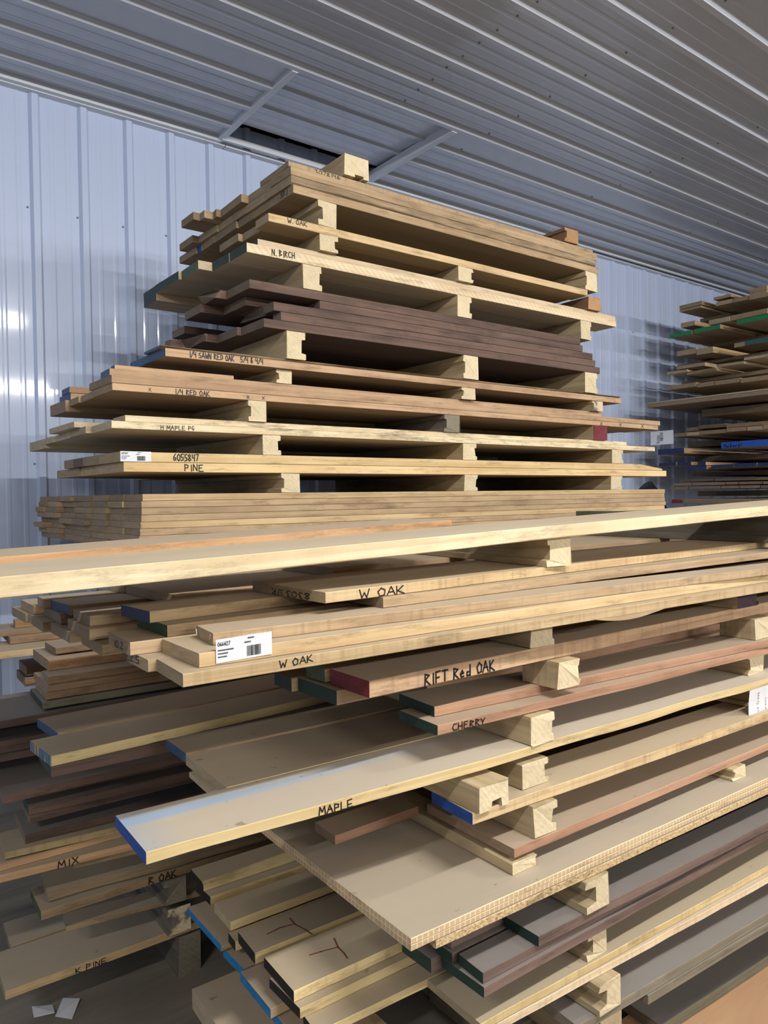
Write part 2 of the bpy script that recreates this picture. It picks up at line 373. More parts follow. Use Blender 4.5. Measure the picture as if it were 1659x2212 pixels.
def paper_label(o, mk):
    _, face, a0, z0, a1, z1, kind, num = mk
    w = a1-a0; h = z1-z0
    # slightly curled paper, a thin solid
    n = 8; v = []; f = []
    tl = .10 if num == '066627' else 0
    if tl: h = .0385
    for i in range(n+1):
        u = i/n
        for q in (0, 1):
            for d in (0, -.0003): v.append((a0+w*u, -.0012-.003*abs(u-.5)**2+d, z0+tl*w*u*.25+h*q))
    for i in range(n):
        a = i*4; b = a+4
        f += [(a+1, b+1, b+3, a+3), (a, a+2, b+2, b), (a, b, b+1, a+1), (a+2, a+3, b+3, b+2)]
    f += [(0, 1, 3, 2), (n*4, n*4+2, n*4+3, n*4+1)]
    lo = obj('paper_label', v, f, [PAPER], parent=o)
    lo['label'] = 'white paper label with barcode'
    print_mesh(lo, w, h, lambda u, q: (a0+u, -.0026, z0+tl*u*.25+q), num, lo)
def board(name, wood, x, y, z, L, w, t, yaw, tilt, pL, pR, fl, label, group, marks):
    rnd = random.Random(hash((round(x*1e4), round(y*1e4), round(z*1e4))) & 0xffff)
    n = max(6, int(L/.07)); ch = .0012
    wavy = 'wavy' in fl; waney = 'waney' in fl; bark = 'bark' in fl; split = 'split' in fl
    v = []; f = []; mi = []; prof = []
    ph = rnd.uniform(0, 6)
    endcut = 0 if any(mk[1] == 'E' for mk in marks) else rnd.uniform(-.005, .005)
    for i in range(n+1):
        u = i/n; X = L*u
        a = rnd.uniform(-.0008, .0008)
        cut_t = cut_b = 0
        if wavy: a += .004*math.sin(X*4+ph)+.002*math.sin(X*13+ph); cut_b = .002*math.sin(X*9)+.002
        if waney: cut_t = .012+.008*math.sin(X*6+ph)+rnd.uniform(-.003, .003)
        if bark: cut_b = .012+.006*math.sin(X*5+ph)+rnd.uniform(-.003, .003); a += .002*math.sin(X*17)
        y0 = a
        for k, (yy, zz) in enumerate(((y0+ch+cut_t, t), (y0+max(0, cut_t*.2), t-ch-cut_t*.5), (y0+max(0, cut_b*.2), ch+cut_b*.4), (y0+ch+cut_b, 0), (w-ch, 0), (w, ch), (w, t-ch), (w-ch, t))):
            dx = 0
            if i == 0: dx = endcut*yy/w+(rnd.uniform(-.02, .03) if split else 0)
            if 'taperR' in fl and i > n-3: zz *= 1-.35*(i-n+3)/1.5 if zz > t*.5 else 1
            v.append((X+dx, yy, zz))
        prof.append(y0)
    def front(X):
        q = min(max(X/L*n, 0), n-1e-6); i = int(q); return prof[i]*(1-(q-i))+prof[i+1]*(q-i)
    roles = ['E0', 'edge', 'edge', 'bot', 'edge', 'edge', 'edge', 'top']
    im = {'edge': 1, 'bot': 2, 'top': 0, 'E0': 1}
    for i in range(n):
        for k in range(8):
            a = i*8+k; b = i*8+(k+1) % 8
            f.append((a, b, b+8, a+8)); mi.append(im[roles[k]])
    f.append(tuple(range(7, -1, -1))); mi.append(3)
    f.append(tuple(n*8+k for k in range(8))); mi.append(4)
    ef = ''
    for q in ('edgesaw', 'diag', 'mold', 'bark', 'comb'):
        if q in fl: ef = q
    ms = [mat(wood, 'top', 'bluestain' if 'bluestain' in fl else ''), mat(wood, 'edge', ef), mat(wood, 'face'), paint(pL) if pL else mat(wood, 'end'), paint(pR) if pR else mat(wood, 'end')]
    o = obj(name, v, f, ms, mi, loc=(x, y, z), rot=(0, R(-tilt), R(yaw)))
    if 'staples' in label:
        for (yy, zz, an) in ((w*.12, t*.62, .5), (w*.85, t*.55, -.3)):
            b_ = box(-.0016, 0, -.0006, .0006, -.0055, .0055); so = obj('staple', b_[0], b_[1], [plain('steel_staple', 'c8ccd0', .3)], parent=o, loc=(0, yy, zz), rot=(an, 0, 0))
    if 'lettered W OAK' in label and 'bottom' in label:
        v2 = []; f2 = []; m_ = 12
        for i in range(m_+1):
            u = i/m_; X = .98+.26*u; dr = -.014*math.sin(math.pi*min(1, u*1.0))*(1-u*.3)
            for q in ((front(X), .0005), (front(X)-.001, .0005+dr), (front(X)+.012, .0005+dr*.8), (front(X)+.02, .0005)): v2.append((X, q[0], q[1]))
        for i in range(m_):
            for k in range(4): a = i*4+k; b = i*4+(k+1) % 4; f2.append((a, b, b+4, a+4))
        f2 += [(3, 2, 1, 0), (m_*4, m_*4+1, m_*4+2, m_*4+3)]
        obj('splinter', v2, f2, [mat('oak', 'edge')], parent=o)
    cat = {'walnut_board': 'board', 'lumber_board': 'board'}.get(name, 'sheet')
    tag(o, label, cat, group)
    add_marks(o, marks, t, front)
    return o
def timber(wood, x, y, z, w, L, h, groove, dep, yaw, endc, label, group):
    rnd = random.Random(hash((round(x*1e4), round(z*1e4))) & 0xffff)
    c = .0015; g0, g1 = h*.22, h*.72
    pr = [(c, 0)]
    if groove == 'B': pr += [(w*.42, 0), (w*.42, dep), (w*.78, dep), (w*.78, 0)]
    pr += [(w-c, 0), (w, c)]
    if groove == 'R': pr += [(w, g0), (w-dep, g0+.003), (w-dep, g1), (w, g1+.002)]
    pr += [(w, h-c), (w-c, h), (c, h), (0, h-c)]
    if groove == 'L': pr += [(0, g1+.003), (dep, g1), (dep, g0+.002), (0, g0)]
    pr += [(0, c)]
    m = len(pr); n = 10; v = []; f = []; mi = []
    for i in range(n+1):
        Y = L*i/n
        for a, b in pr:
            j = .0012 if 0 < i < n else .002
            zz = b if b in (0, h) else b+rnd.uniform(-j, j)*.7
            v.append((a+rnd.uniform(-j, j)*.7, Y+(rnd.uniform(-.003, .003) if i == 0 else 0), zz))
    for i in range(n):
        for k in range(m):
            a = i*m+k; b = i*m+(k+1) % m
            f.append((a, a+m, b+m, b)); mi.append(1)
    f.append(tuple(range(m))); mi.append(0); f.append(tuple(n*m+k for k in range(m-1, -1, -1))); mi.append(0)
    em = tend(wood) if endc in ('', 'stain') else paint(endc)
    if endc == 'stain': em = tend('stained')
    o = obj('spacer_timber', v, f, [em, tside(wood)], mi, loc=(x, y, z), rot=(0, 0, R(yaw)))
    tag(o, label, 'timber', group)
    return o
def tend(wood):
    key = ('tend', wood)
    if key in MC: return MC[key]
    w2 = 'spruce' if wood == 'stained' else wood
    le, de, fa = (lin(x, .8) for x in WOOD[w2]); t = NT('sawn_timber_end_'+wood)
    tc = t.coords((1, 1, 1)); wv = t.new('ShaderNodeTexWave', wave_type='RINGS', rings_direction='Y'); wv.inputs['Scale'].default_value = 26; wv.inputs['Distortion'].default_value = 7; wv.inputs['Detail'].default_value = 2
    t.link(tc, wv.inputs['Vector'])
    c = t.ramp(wv.outputs['Fac'], [(.0, tuple(q*.9 for q in le)), (.6, le)])
    c = t.mix(t.ramp(t.noise(t.coords((14, 14, 14)), 1, 5, .7), [(.35, 0.0), (.7, .5)]), c, tuple(q*.7 for q in le))
    n1 = t.noise(t.coords((60, 60, 60)), 1, 4, .7); c = t.mix(t.ramp(n1, [(.5, 0.0), (.75, .5)]), c, de)
    if wood == 'stained': c = t.mix(t.ramp(t.noise(t.coords((25, 25, 25)), 1, 3), [(.48, 0.0), (.6, .8)]), c, (.05, .04, .04))
    t.bump(n1, .6, .003); m = t.fin(t.hsv(c, .1), .85); MC[key] = m; return m
def tside(wood):
    key = ('tside', wood)
    if key in MC: return MC[key]
    le, de, fa = (lin(x, .8) for x in WOOD[wood]); t = NT('rough_timber_side_'+wood)
    g = t.noise(t.coords((30, 1.5, 30)), 1, 5, .65, .5); c = t.ramp(g, [(.3, tuple(q*.8 for q in de)), (.65, fa)])
    c = t.mix(t.ramp(t.noise(t.coords((10, 4, 10)), 1, 4), [(.5, 0.0), (.7, .4)]), c, tuple(q*.35 for q in de))
    t.bump(g, .5, .002); m = t.fin(t.hsv(c, .15), .85); MC[key] = m; return m
BOARDS=[
('lumber_board', 'oak', 1.4191, 2.46, 2.6566, 1.801, 0.2296, 0.0193, 0, 0, '', '', 'edgesaw', 'brown oak board topping the tall stack, its front edge numbered 3078146', 'boards of the tall stack against the wall', [('3078146', 'F', 0.1149, 0.001, 0.1169, 0.0027, 0.0146, 0, 'ink')]),
('lumber_board', 'oak', 1.4219, 2.45, 2.6231, 1.818, 0.1502, 0.0322, 0, 0, '', '', '', 'brown board directly below the topmost board of the tall stack', 'boards of the tall stack against the wall', []),
('lumber_board', 'oak', 1.4228, 2.6032, 2.6231, 1.742, 0.1861, 0.0322, 0, 0, '', '', '', 'brown oak board, second from the front in the second layer of the tall stack', 'boards of the tall stack against the wall', []),
('lumber_board', 'oak', 1.3877, 2.7923, 2.6231, 1.763, 0.2033, 0.0322, 0, 0, '', '', '', 'brown board with a step showing at the back of the second layer', 'boards of the tall stack against the wall', []),
('lumber_board', 'oak', 1.3722, 2.9985, 2.6231, 1.772, 0.0397, 0.0322, 0, 0, '', '', '', 'brown oak board, fourth from the front in the second layer of the tall stack', 'boards of the tall stack against the wall', []),
('lumber_board', 'white_oak', 1.3358, 3.0412, 2.6231, 1.791, 0.0428, 0.0322, 0, 0, '', '', '', 'golden brown board, fifth from the front in the second layer of the tall stack', 'boards of the tall stack against the wall', []),
('lumber_board', 'oak', 1.3052, 3.0871, 2.6231, 1.846, 0.1292, 0.0322, 0, 0, '', '', '', 'brown oak board, sixth from the front in the second layer of the tall stack', 'boards of the tall stack against the wall', []),
('lumber_board', 'oak', 1.6872, 3.2192, 2.6231, 1.388, 0.3278, 0.0322, 0, 0, '', '', '', 'brown board in the shade within the second layer of the tall stack, seventh from front', 'boards of the tall stack against the wall', []),
('lumber_board', 'oak', 1.4239, 2.45, 2.5897, 1.806, 0.1842, 0.0322, 0, 0, '', '', 'bark', 'brown board with a bark edge, third down in the tall stack', 'boards of the tall stack against the wall', []),
('lumber_board', 'white_oak', 1.4221, 2.6372, 2.5897, 1.695, 0.166, 0.0322, 0, 0, '', '', '', 'yellowish end-grain board beside the bark-edged one in the tall stack', 'boards of the tall stack against the wall', []),
('lumber_board', 'oak', 1.4203, 2.8062, 2.5897, 1.732, 0.1289, 0.0322, 0, 0, '', '', '', 'brown oak board, third from the front in the third layer of the tall stack', 'boards of the tall stack against the wall', []),
('lumber_board', 'white_oak', 1.4184, 2.9381, 2.5897, 1.703, 0.1384, 0.0322, 0, 0, '', '', '', 'golden brown board, fourth from the front in the third layer of the tall stack', 'boards of the tall stack against the wall', []),
('lumber_board', 'white_oak', 1.4092, 3.0795, 2.5897, 1.807, 0.185, 0.0322, 0, 0, '', '', '', 'golden brown board, fifth from the front in the third layer of the tall stack', 'boards of the tall stack against the wall', []),
('lumber_board', 'oak', 1.377, 3.2675, 2.5897, 1.797, 0.1559, 0.0322, 0, 0, '', '', '', 'brown oak board, sixth from the front in the third layer of the tall stack', 'boards of the tall stack against the wall', []),
('lumber_board', 'oak', 1.795, 3.4264, 2.5897, 1.296, 0.1206, 0.0322, 0, 0, '', '', '', 'brown board in the shade within the third layer of the tall stack, seventh from front', 'boards of the tall stack against the wall', []),
('lumber_board', 'oak', 1.4317, 2.45, 2.5569, 1.818, 0.3072, 0.0315, 0, 0, '', '', '', 'wide brown board lettered SP.1 on its end, tall stack', 'boards of the tall stack against the wall', [('SP.1', 'E', 0.0963, 0.0091, -0.0543, -0.0029, 0.0214, 0, 'ink')]),
('lumber_board', 'oak', 1.4298, 2.7602, 2.5569, 1.819, 0.1436, 0.0315, 0, 0, '', '', '', 'brown oak board, second from the front in the SP.1 layer of the tall stack', 'boards of the tall stack against the wall', []),
('lumber_board', 'oak', 1.4189, 2.9068, 2.5569, 1.805, 0.2171, 0.0315, 0, 0, '', '', 'waney', 'brown oak board, third from the front in the SP.1 layer of the tall stack', 'boards of the tall stack against the wall', []),
('lumber_board', 'oak', 1.4189, 3.1269, 2.5569, 1.798, 0.1343, 0.0315, 0, 0, '', '', '', 'brown oak board, fourth from the front in the SP.1 layer of the tall stack', 'boards of the tall stack against the wall', []),
('lumber_board', 'oak', 1.4169, 3.2642, 2.5569, 1.723, 0.051, 0.0315, 0, 0, 'blue', '', '', 'board with a blue painted end near the back of the SP.1 layer', 'boards of the tall stack against the wall', []),
('lumber_board', 'oak', 1.4112, 3.3182, 2.5569, 1.747, 0.1871, 0.0315, 0, 0, '', '', '', 'brown oak board, sixth from the front in the SP.1 layer of the tall stack', 'boards of the tall stack against the wall', []),
('lumber_board', 'white_oak', 1.3262, 2.45, 2.4302, 1.834, 0.1042, 0.0301, 0, 0, '', '', '', 'board lettered W. OAK below the SP.1 board in tall stack', 'boards of the tall stack against the wall', [('W. OAK', 'F', 0.0788, 0.0097, 0.0861, 0.0022, 0.0172, 0, 'ink')]),
('lumber_board', 'oak', 1.3515, 2.5572, 2.4302, 1.789, 0.1472, 0.0301, 0, 0, '', '', '', 'brown oak board, second from the front in the W. OAK layer of the tall stack', 'boards of the tall stack against the wall', []),
('lumber_board', 'oak', 1.3299, 2.7074, 2.4302, 1.734, 0.175, 0.0301, 0, 0, '', '', 'waney', 'brown oak board, third from the front in the W. OAK layer of the tall stack', 'boards of the tall stack against the wall', []),
('lumber_board', 'oak', 1.4091, 3.05, 2.4302, 1.734, 0.2439, 0.0301, 0, 0, '', '', '', 'brown oak board, fourth from the front in the W. OAK layer of the tall stack', 'boards of the tall stack against the wall', []),
('lumber_board', 'oak', 1.4165, 3.2969, 2.4302, 1.669, 0.1755, 0.0301, 0, 0, '', '', '', 'brown oak board, fifth from the front in the W. OAK layer of the tall stack', 'boards of the tall stack against the wall', []),
('lumber_board', 'birch', 1.2905, 2.47, 2.3361, 2.13, 0.0596, 0.0283, 0, 0, 'dark_green', '', '', 'thin cream board with dark green end on top of N. BIRCH board', 'boards of the tall stack against the wall', []),
('lumber_board', 'oak', 1.284, 2.5326, 2.3361, 2.121, 0.1471, 0.0283, 0, 0, '', '', '', 'brown oak board, second from the front in the thin pale layer over N. BIRCH', 'boards of the tall stack against the wall', []),
('lumber_board', 'birch', 1.725, 2.6827, 2.3361, 1.615, 0.2143, 0.0283, 0, 0, '', '', '', 'brown board in the shade within the thin pale layer over N. BIRCH, third from front', 'boards of the tall stack against the wall', []),
('lumber_board', 'birch', 1.2359, 2.45, 2.3013, 2.164, 0.1394, 0.0336, 0, 0, 'dark_green', '', 'diag', 'cream board with slanted saw marks lettered N. BIRCH', 'boards of the tall stack against the wall', [('N. BIRCH', 'F', 0.1008, 0.0062, 0.0996, 0.0043, 0.0221, 0, 'ink')]),
('lumber_board', 'birch', 1.2343, 2.5924, 2.3013, 2.14, 0.1409, 0.0336, 0, 0, 'dark_green', '', '', 'cream birch board, second from the front in the N. BIRCH layer of the tall stack', 'boards of the tall stack against the wall', []),
('lumber_board', 'birch', 1.1734, 2.7363, 2.3013, 2.109, 0.1739, 0.0336, 0, 0, 'moss', '', '', 'board with mossy green end standing out behind the N. BIRCH board', 'boards of the tall stack against the wall', []),
('lumber_board', 'birch', 1.1643, 2.9132, 2.3013, 2.131, 0.2468, 0.0336, 0, 0, 'dark_green', '', '', 'board with rounded dark green end, fourth back beside N. BIRCH', 'boards of the tall stack against the wall', []),
('lumber_board', 'birch', 1.1627, 3.163, 2.2713, 2.203, 0.1589, 0.0636, 0, 0, 'dark_green', '', '', 'thick board with dark green end, rearmost of the N. BIRCH layer', 'boards of the tall stack against the wall', []),
('lumber_board', 'birch', 1.5804, 3.3249, 2.3013, 1.67, 0.2221, 0.0336, 0, 0, '', '', '', 'brown board in the shade within the N. BIRCH layer, sixth from front', 'boards of the tall stack against the wall', []),
('walnut_board', 'walnut', 1.2447, 2.45, 2.1734, 1.855, 0.1882, 0.032, 0, 0, '', '', '', 'dark walnut board topping the walnut layers of the tall stack', 'walnut boards of the tall stack', []),
('walnut_board', 'walnut', 1.2036, 2.6412, 2.1734, 1.872, 0.1307, 0.032, 0, 0, '', '', 'split', 'dark walnut board, second from the front in the top walnut layer', 'walnut boards of the tall stack', []),
('walnut_board', 'walnut', 1.632, 2.7749, 2.1734, 1.3, 0.3542, 0.032, 0, 0, '', '', '', 'brown board in the shade within the top walnut layer, third from front', 'walnut boards of the tall stack', []),
('walnut_board', 'walnut', 1.6046, 3.1321, 2.1734, 1.36, 0.3495, 0.032, 0, 0, '', '', '', 'brown board in the shade within the top walnut layer, fourth from front', 'walnut boards of the tall stack', []),
('walnut_board', 'walnut', 1.5421, 2.45, 2.1402, 1.578, 0.1044, 0.032, 0, 0, '', '', '', 'walnut board set back under the topmost walnut board', 'walnut boards of the tall stack', []),
('walnut_board', 'walnut', 1.2827, 2.5574, 2.1402, 1.817, 0.1917, 0.032, 0, 0, '', '', '', 'dark walnut board, second from the front in the second walnut layer', 'walnut boards of the tall stack', []),
('walnut_board', 'walnut', 1.1877, 2.7522, 2.1402, 1.915, 0.165, 0.032, 0, 0, '', '', '', 'dark walnut board, third from the front in the second walnut layer', 'walnut boards of the tall stack', []),
('walnut_board', 'walnut', 1.5888, 2.9202, 2.1402, 1.372, 0.2674, 0.032, 0, 0, '', '', '', 'brown board in the shade within the second walnut layer, fourth from front', 'walnut boards of the tall stack', []),
('walnut_board', 'walnut', 1.6152, 3.1906, 2.1402, 1.398, 0.1064, 0.032, 0, 0, '', '', '', 'brown board in the shade within the second walnut layer, fifth from front', 'walnut boards of the tall stack', []),
('walnut_board', 'walnut', 1.3417, 2.45, 2.1071, 1.858, 0.0781, 0.032, 0, 0, '', '', '', 'walnut board with frayed end, third walnut layer', 'walnut boards of the tall stack', []),
('walnut_board', 'walnut', 1.3379, 2.5311, 2.1071, 1.825, 0.1831, 0.032, 0, 0, '', '', 'split', 'dark walnut board, second from the front in the third walnut layer', 'walnut boards of the tall stack', []),
('walnut_board', 'walnut', 1.2202, 3.0, 2.1071, 1.882, 0.1325, 0.032, 0, 0, '', '', '', 'dark walnut board, third from the front in the third walnut layer', 'walnut boards of the tall stack', []),
('walnut_board', 'walnut', 1.6223, 3.1355, 2.1071, 1.432, 0.3086, 0.032, 0, 0, '', '', '', 'brown board in the shade within the third walnut layer, fourth from front', 'walnut boards of the tall stack', []),
('walnut_board', 'walnut', 1.6042, 3.4471, 2.1071, 1.382, 0.0999, 0.032, 0, 0, '', '', '', 'brown board in the shade within the third walnut layer, fifth from front', 'walnut boards of the tall stack', []),
('walnut_board', 'walnut', 1.3716, 2.45, 2.0739, 1.848, 0.0579, 0.032, 0, 0, '', '', '', 'walnut board with dark hollow at left, fourth walnut layer', 'walnut boards of the tall stack', []),
('walnut_board', 'walnut', 1.8041, 2.5109, 2.0739, 1.264, 0.2633, 0.032, 0, 0, '', '', '', 'brown board in the shade within the fourth walnut layer, second from front', 'walnut boards of the tall stack', []),
('walnut_board', 'walnut', 1.8067, 2.7771, 2.0739, 1.312, 0.2628, 0.032, 0, 0, '', '', '', 'brown board in the shade within the fourth walnut layer, third from front', 'walnut boards of the tall stack', []),
('walnut_board', 'walnut', 1.7522, 3.0429, 2.0739, 1.344, 0.1541, 0.032, 0, 0, '', '', '', 'brown board in the shade within the fourth walnut layer, fourth from front', 'walnut boards of the tall stack', []),
('walnut_board', 'walnut', 1.2996, 2.45, 2.0407, 1.96, 0.1806, 0.032, 0, 0, '', '', '', 'reddish walnut board at the bottom of walnut layers', 'walnut boards of the tall stack', []),
('walnut_board', 'walnut', 1.2815, 2.6336, 2.0407, 1.957, 0.1697, 0.032, 0, 0, '', '', '', 'dark walnut board, second from the front in the lowest walnut layer', 'walnut boards of the tall stack', []),
('walnut_board', 'walnut', 1.2193, 2.8063, 2.0407, 1.926, 0.1836, 0.032, 0, 0, '', '', 'split', 'dark walnut board, third from the front in the lowest walnut layer', 'walnut boards of the tall stack', []),
('walnut_board', 'walnut', 1.1565, 2.9929, 2.0407, 2.08, 0.0513, 0.032, 0, 0, '', '', '', 'dark walnut board, fourth from the front in the lowest walnut layer', 'walnut boards of the tall stack', []),
('walnut_board', 'walnut', 1.2608, 3.2, 2.0407, 1.909, 0.2492, 0.032, 0, 0, '', '', '', 'dark walnut board, fifth from the front in the lowest walnut layer', 'walnut boards of the tall stack', []),
('walnut_board', 'walnut', 1.7067, 3.4522, 2.0407, 1.465, 0.0948, 0.032, 0, 0, '', '', '', 'brown board in the shade within the lowest walnut layer, sixth from front', 'walnut boards of the tall stack', []),
('lumber_board', 'oak', 0.9156, 2.46, 1.9257, 2.534, 0.1539, 0.0091, 0, 0, 'faded_blue', '', 'bark', 'thin bark-edged board with blue end over the SAWN RED OAK board', 'boards of the tall stack against the wall', [('R.OAK', 'F', 0.839, 0.001, 0.0532, 0.0009, 0.0062, 0, 'ink')]),
('lumber_board', 'oak', 1.3323, 2.6169, 1.9257, 1.957, 0.1301, 0.0091, 0, 0, '', '', '', 'brown board in the shade within the bark-edged layer over quartersawn RED OAK, second from front', 'boards of the tall stack against the wall', []),
('lumber_board', 'red_oak', 0.9281, 2.45, 1.8971, 2.512, 0.1952, 0.0273, 0, 0, 'faded_blue', 'light_blue', '', 'board with blue ends lettered 1/4 SAWN RED OAK', 'boards of the tall stack against the wall', [('1/4 SAWN RED OAK   5/4 & 4/4', 'F', 0.0825, 0.0054, 0.2846, 0.0019, 0.019, 0, 'ink')]),
('lumber_board', 'red_oak', 0.9262, 2.6482, 1.8971, 2.501, 0.1429, 0.0273, 0, 0, 'faded_blue', '', '', 'tan red oak board, second from the front in the SAWN RED OAK layer', 'boards of the tall stack against the wall', []),
('lumber_board', 'red_oak', 1.362, 2.7941, 1.8971, 1.928, 0.3351, 0.0273, 0, 0, '', '', '', 'brown board in the shade within the SAWN RED OAK layer, third from front', 'boards of the tall stack against the wall', []),
('lumber_board', 'red_oak', 1.3724, 3.1322, 1.8971, 2.005, 0.2646, 0.0273, 0, 0, '', '', '', 'brown board in the shade within the SAWN RED OAK layer, fourth from front', 'boards of the tall stack against the wall', []),
('lumber_board', 'red_oak', 1.349, 3.3999, 1.8971, 1.922, 0.1471, 0.0273, 0, 0, '', '', '', 'brown board in the shade within the SAWN RED OAK layer, fifth from front', 'boards of the tall stack against the wall', []),
('lumber_board', 'red_oak', 0.7749, 2.5, 1.8444, 0.425, 0.0475, 0.0167, 0, 0, 'faded_blue', '', '', 'thin striped board with blue end below the SAWN RED OAK board', 'boards of the tall stack against the wall', []),
('lumber_board', 'red_oak', 0.749, 2.47, 1.8205, 2.551, 0.1129, 0.0227, 0, 0, 'faded_blue', '', '', 'tan red oak board, frontmost from the front in the upper RED OAK layer', 'boards of the tall stack against the wall', []),
('lumber_board', 'red_oak', 0.7458, 2.95, 1.8205, 2.513, 0.1179, 0.0227, 0, 0, 'faded_blue', '', '', 'upper of two blue-ended boards jutting left by the wall', 'boards of the tall stack against the wall', []),
('lumber_board', 'red_oak', 1.164, 3.0709, 1.8205, 2.023, 0.3525, 0.0227, 0, 0, '', '', '', 'brown board in the shade within the upper RED OAK layer, third from front', 'boards of the tall stack against the wall', []),
('lumber_board', 'red_oak', 1.1383, 3.4264, 1.8205, 2.046, 0.1206, 0.0227, 0, 0, '', '', '', 'brown board in the shade within the upper RED OAK layer, fourth from front', 'boards of the tall stack against the wall', []),
('lumber_board', 'red_oak', 0.7491, 2.45, 1.7946, 3.051, 0.2365, 0.0247, 0, 0, '', '', '', 'brown board directly above the 1/4 RED OAK board', 'boards of the tall stack against the wall', []),
('lumber_board', 'red_oak', 0.7496, 2.95, 1.7946, 3.033, 0.1533, 0.0247, 0, 0, 'faded_blue', '', '', 'lower of two blue-ended boards jutting left by the wall', 'boards of the tall stack against the wall', []),
('lumber_board', 'red_oak', 1.1994, 3.1063, 1.7946, 2.534, 0.3292, 0.0247, 0, 0, '', '', '', 'brown board in the shade within the middle RED OAK layer, third from front', 'boards of the tall stack against the wall', []),
('lumber_board', 'red_oak', 1.1987, 3.4385, 1.7946, 2.497, 0.1085, 0.0247, 0, 0, '', '', '', 'brown board in the shade within the middle RED OAK layer, fourth from front', 'boards of the tall stack against the wall', []),
('lumber_board', 'red_oak', 0.7505, 2.45, 1.7702, 3.029, 0.2152, 0.0233, 0, 0, '', '', '', 'board lettered 1/4 RED OAK and crossed with small X marks', 'boards of the tall stack against the wall', [('1/4 RED OAK', 'F', 0.2067, 0.001, 0.1284, 0.001, 0.0172, 0, 'ink'), ('X', 'F', 0.118, 0.0049, 0.0109, 0.0, 0.0107, 0, 'ink'), ('X', 'F', 0.4753, 0.0044, 0.0129, 0.0, 0.0117, 0, 'ink'), ('X', 'F', 0.5366, 0.0052, 0.0132, 0.0, 0.0118, 0, 'ink'), ('X', 'F', 2.5059, 0.001, 0.0272, 0.0, 0.017, 0, 'ink'), ('X', 'F', 2.6685, 0.0032, 0.0286, 0.0, 0.0174, 0, 'ink'), ('X', 'F', 2.8694, 0.0044, 0.0303, 0.0, 0.0179, 0, 'ink'), ('X', 'F', 3.069, 0.0038, 0.0321, 0.0001, 0.0184, 0, 'ink')]),
('lumber_board', 'oak', 0.7529, 2.6682, 1.7702, 2.978, 0.164, 0.0233, 0, 0, '', '', '', 'brown oak board, second from the front in the 1/4 RED OAK layer', 'boards of the tall stack against the wall', []),
('lumber_board', 'oak', 0.7471, 2.8353, 1.7702, 3.004, 0.1264, 0.0233, 0, 0, '', '', '', 'brown oak board, third from the front in the 1/4 RED OAK layer', 'boards of the tall stack against the wall', []),
('lumber_board', 'oak', 0.7338, 2.9647, 1.7502, 2.975, 0.2163, 0.0433, 0, 0, '', '', '', 'brown board, rearmost of 1/4 RED OAK layer, jutting left', 'boards of the tall stack against the wall', []),
('lumber_board', 'red_oak', 1.1456, 3.184, 1.7702, 2.504, 0.3428, 0.0233, 0, 0, '', '', '', 'brown board in the shade within the 1/4 RED OAK layer, fifth from front', 'boards of the tall stack against the wall', []),
('lumber_board', 'maple', 0.7929, 2.46, 1.673, 2.707, 0.1294, 0.0201, 0, 0, '', '', 'mold', 'pale maple board with black mold on its edge', 'boards of the tall stack against the wall', []),
('lumber_board', 'maple', 0.7076, 2.75, 1.673, 2.786, 0.3426, 0.0201, 0, 0, '', '', '', 'pale maple board, second from the front in the blackened layer over H MAPLE', 'boards of the tall stack against the wall', []),
('lumber_board', 'maple', 1.0899, 3.0956, 1.673, 2.243, 0.3014, 0.0201, 0, 0, '', '', '', 'brown board in the shade within the blackened layer over H MAPLE, third from front', 'boards of the tall stack against the wall', []),
('lumber_board', 'maple', 0.7456, 2.45, 1.6479, 3.004, 0.2305, 0.0239, 0, 0, '', '', 'mold', 'pale maple board lettered H MAPLE PG', 'boards of the tall stack against the wall', [('H MAPLE PG', 'F', 0.1611, 0.0018, 0.1222, 0.002, 0.0139, 0, 'ink')]),
('lumber_board', 'maple', 0.7287, 2.6835, 1.6479, 2.921, 0.2129, 0.0239, 0, 0, '', '', '', 'pale maple board, second from the front in the H MAPLE layer of the tall stack', 'boards of the tall stack against the wall', []),
('lumber_board', 'maple', 0.7342, 2.8994, 1.6479, 3.0, 0.2614, 0.0239, 0, 0, '', '', '', 'pale maple board, third from the front in the H MAPLE layer of the tall stack', 'boards of the tall stack against the wall', []),
('lumber_board', 'maple', 0.7327, 3.1638, 1.6479, 2.929, 0.149, 0.0239, 0, 0, '', '', 'waney', 'pale maple board, fourth from the front in the H MAPLE layer of the tall stack', 'boards of the tall stack against the wall', []),
('lumber_board', 'maple', 0.7363, 3.3157, 1.6329, 2.9, 0.2671, 0.0389, 0, 0, '', '', '', 'thick board, rearmost of the H MAPLE layer, jutting left', 'boards of the tall stack against the wall', []),
('lumber_board', 'pine', 0.7708, 2.45, 1.5408, 3.049, 0.2304, 0.0324, 0, 0, '', '', 'taperR', 'yellow pine board with a white label and the number 6055847', 'boards of the tall stack against the wall', [('6055847', 'F', 0.1771, 0.0059, 0.0925, 0.0, 0.0219, 0, 'ink'), ('#', 'F', 0.0001, 0.0005, 0.1014, 0.0337, 'h', '6055847')]),
('lumber_board', 'oak', 0.7694, 2.6834, 1.5408, 2.975, 0.178, 0.0324, 0, 0, '', '', '', 'brown oak board, second from the front in the upper PINE layer', 'boards of the tall stack against the wall', []),
('lumber_board', 'walnut', 0.7666, 2.8644, 1.5408, 2.959, 0.1369, 0.0324, 0, 0, '', '', '', 'dark walnut board, third from the front in the upper PINE layer', 'boards of the tall stack against the wall', []),
('lumber_board', 'oak', 0.7652, 3.0043, 1.5408, 3.042, 0.1307, 0.0324, 0, 0, '', '', '', 'brown oak board, fourth from the front in the upper PINE layer', 'boards of the tall stack against the wall', []),
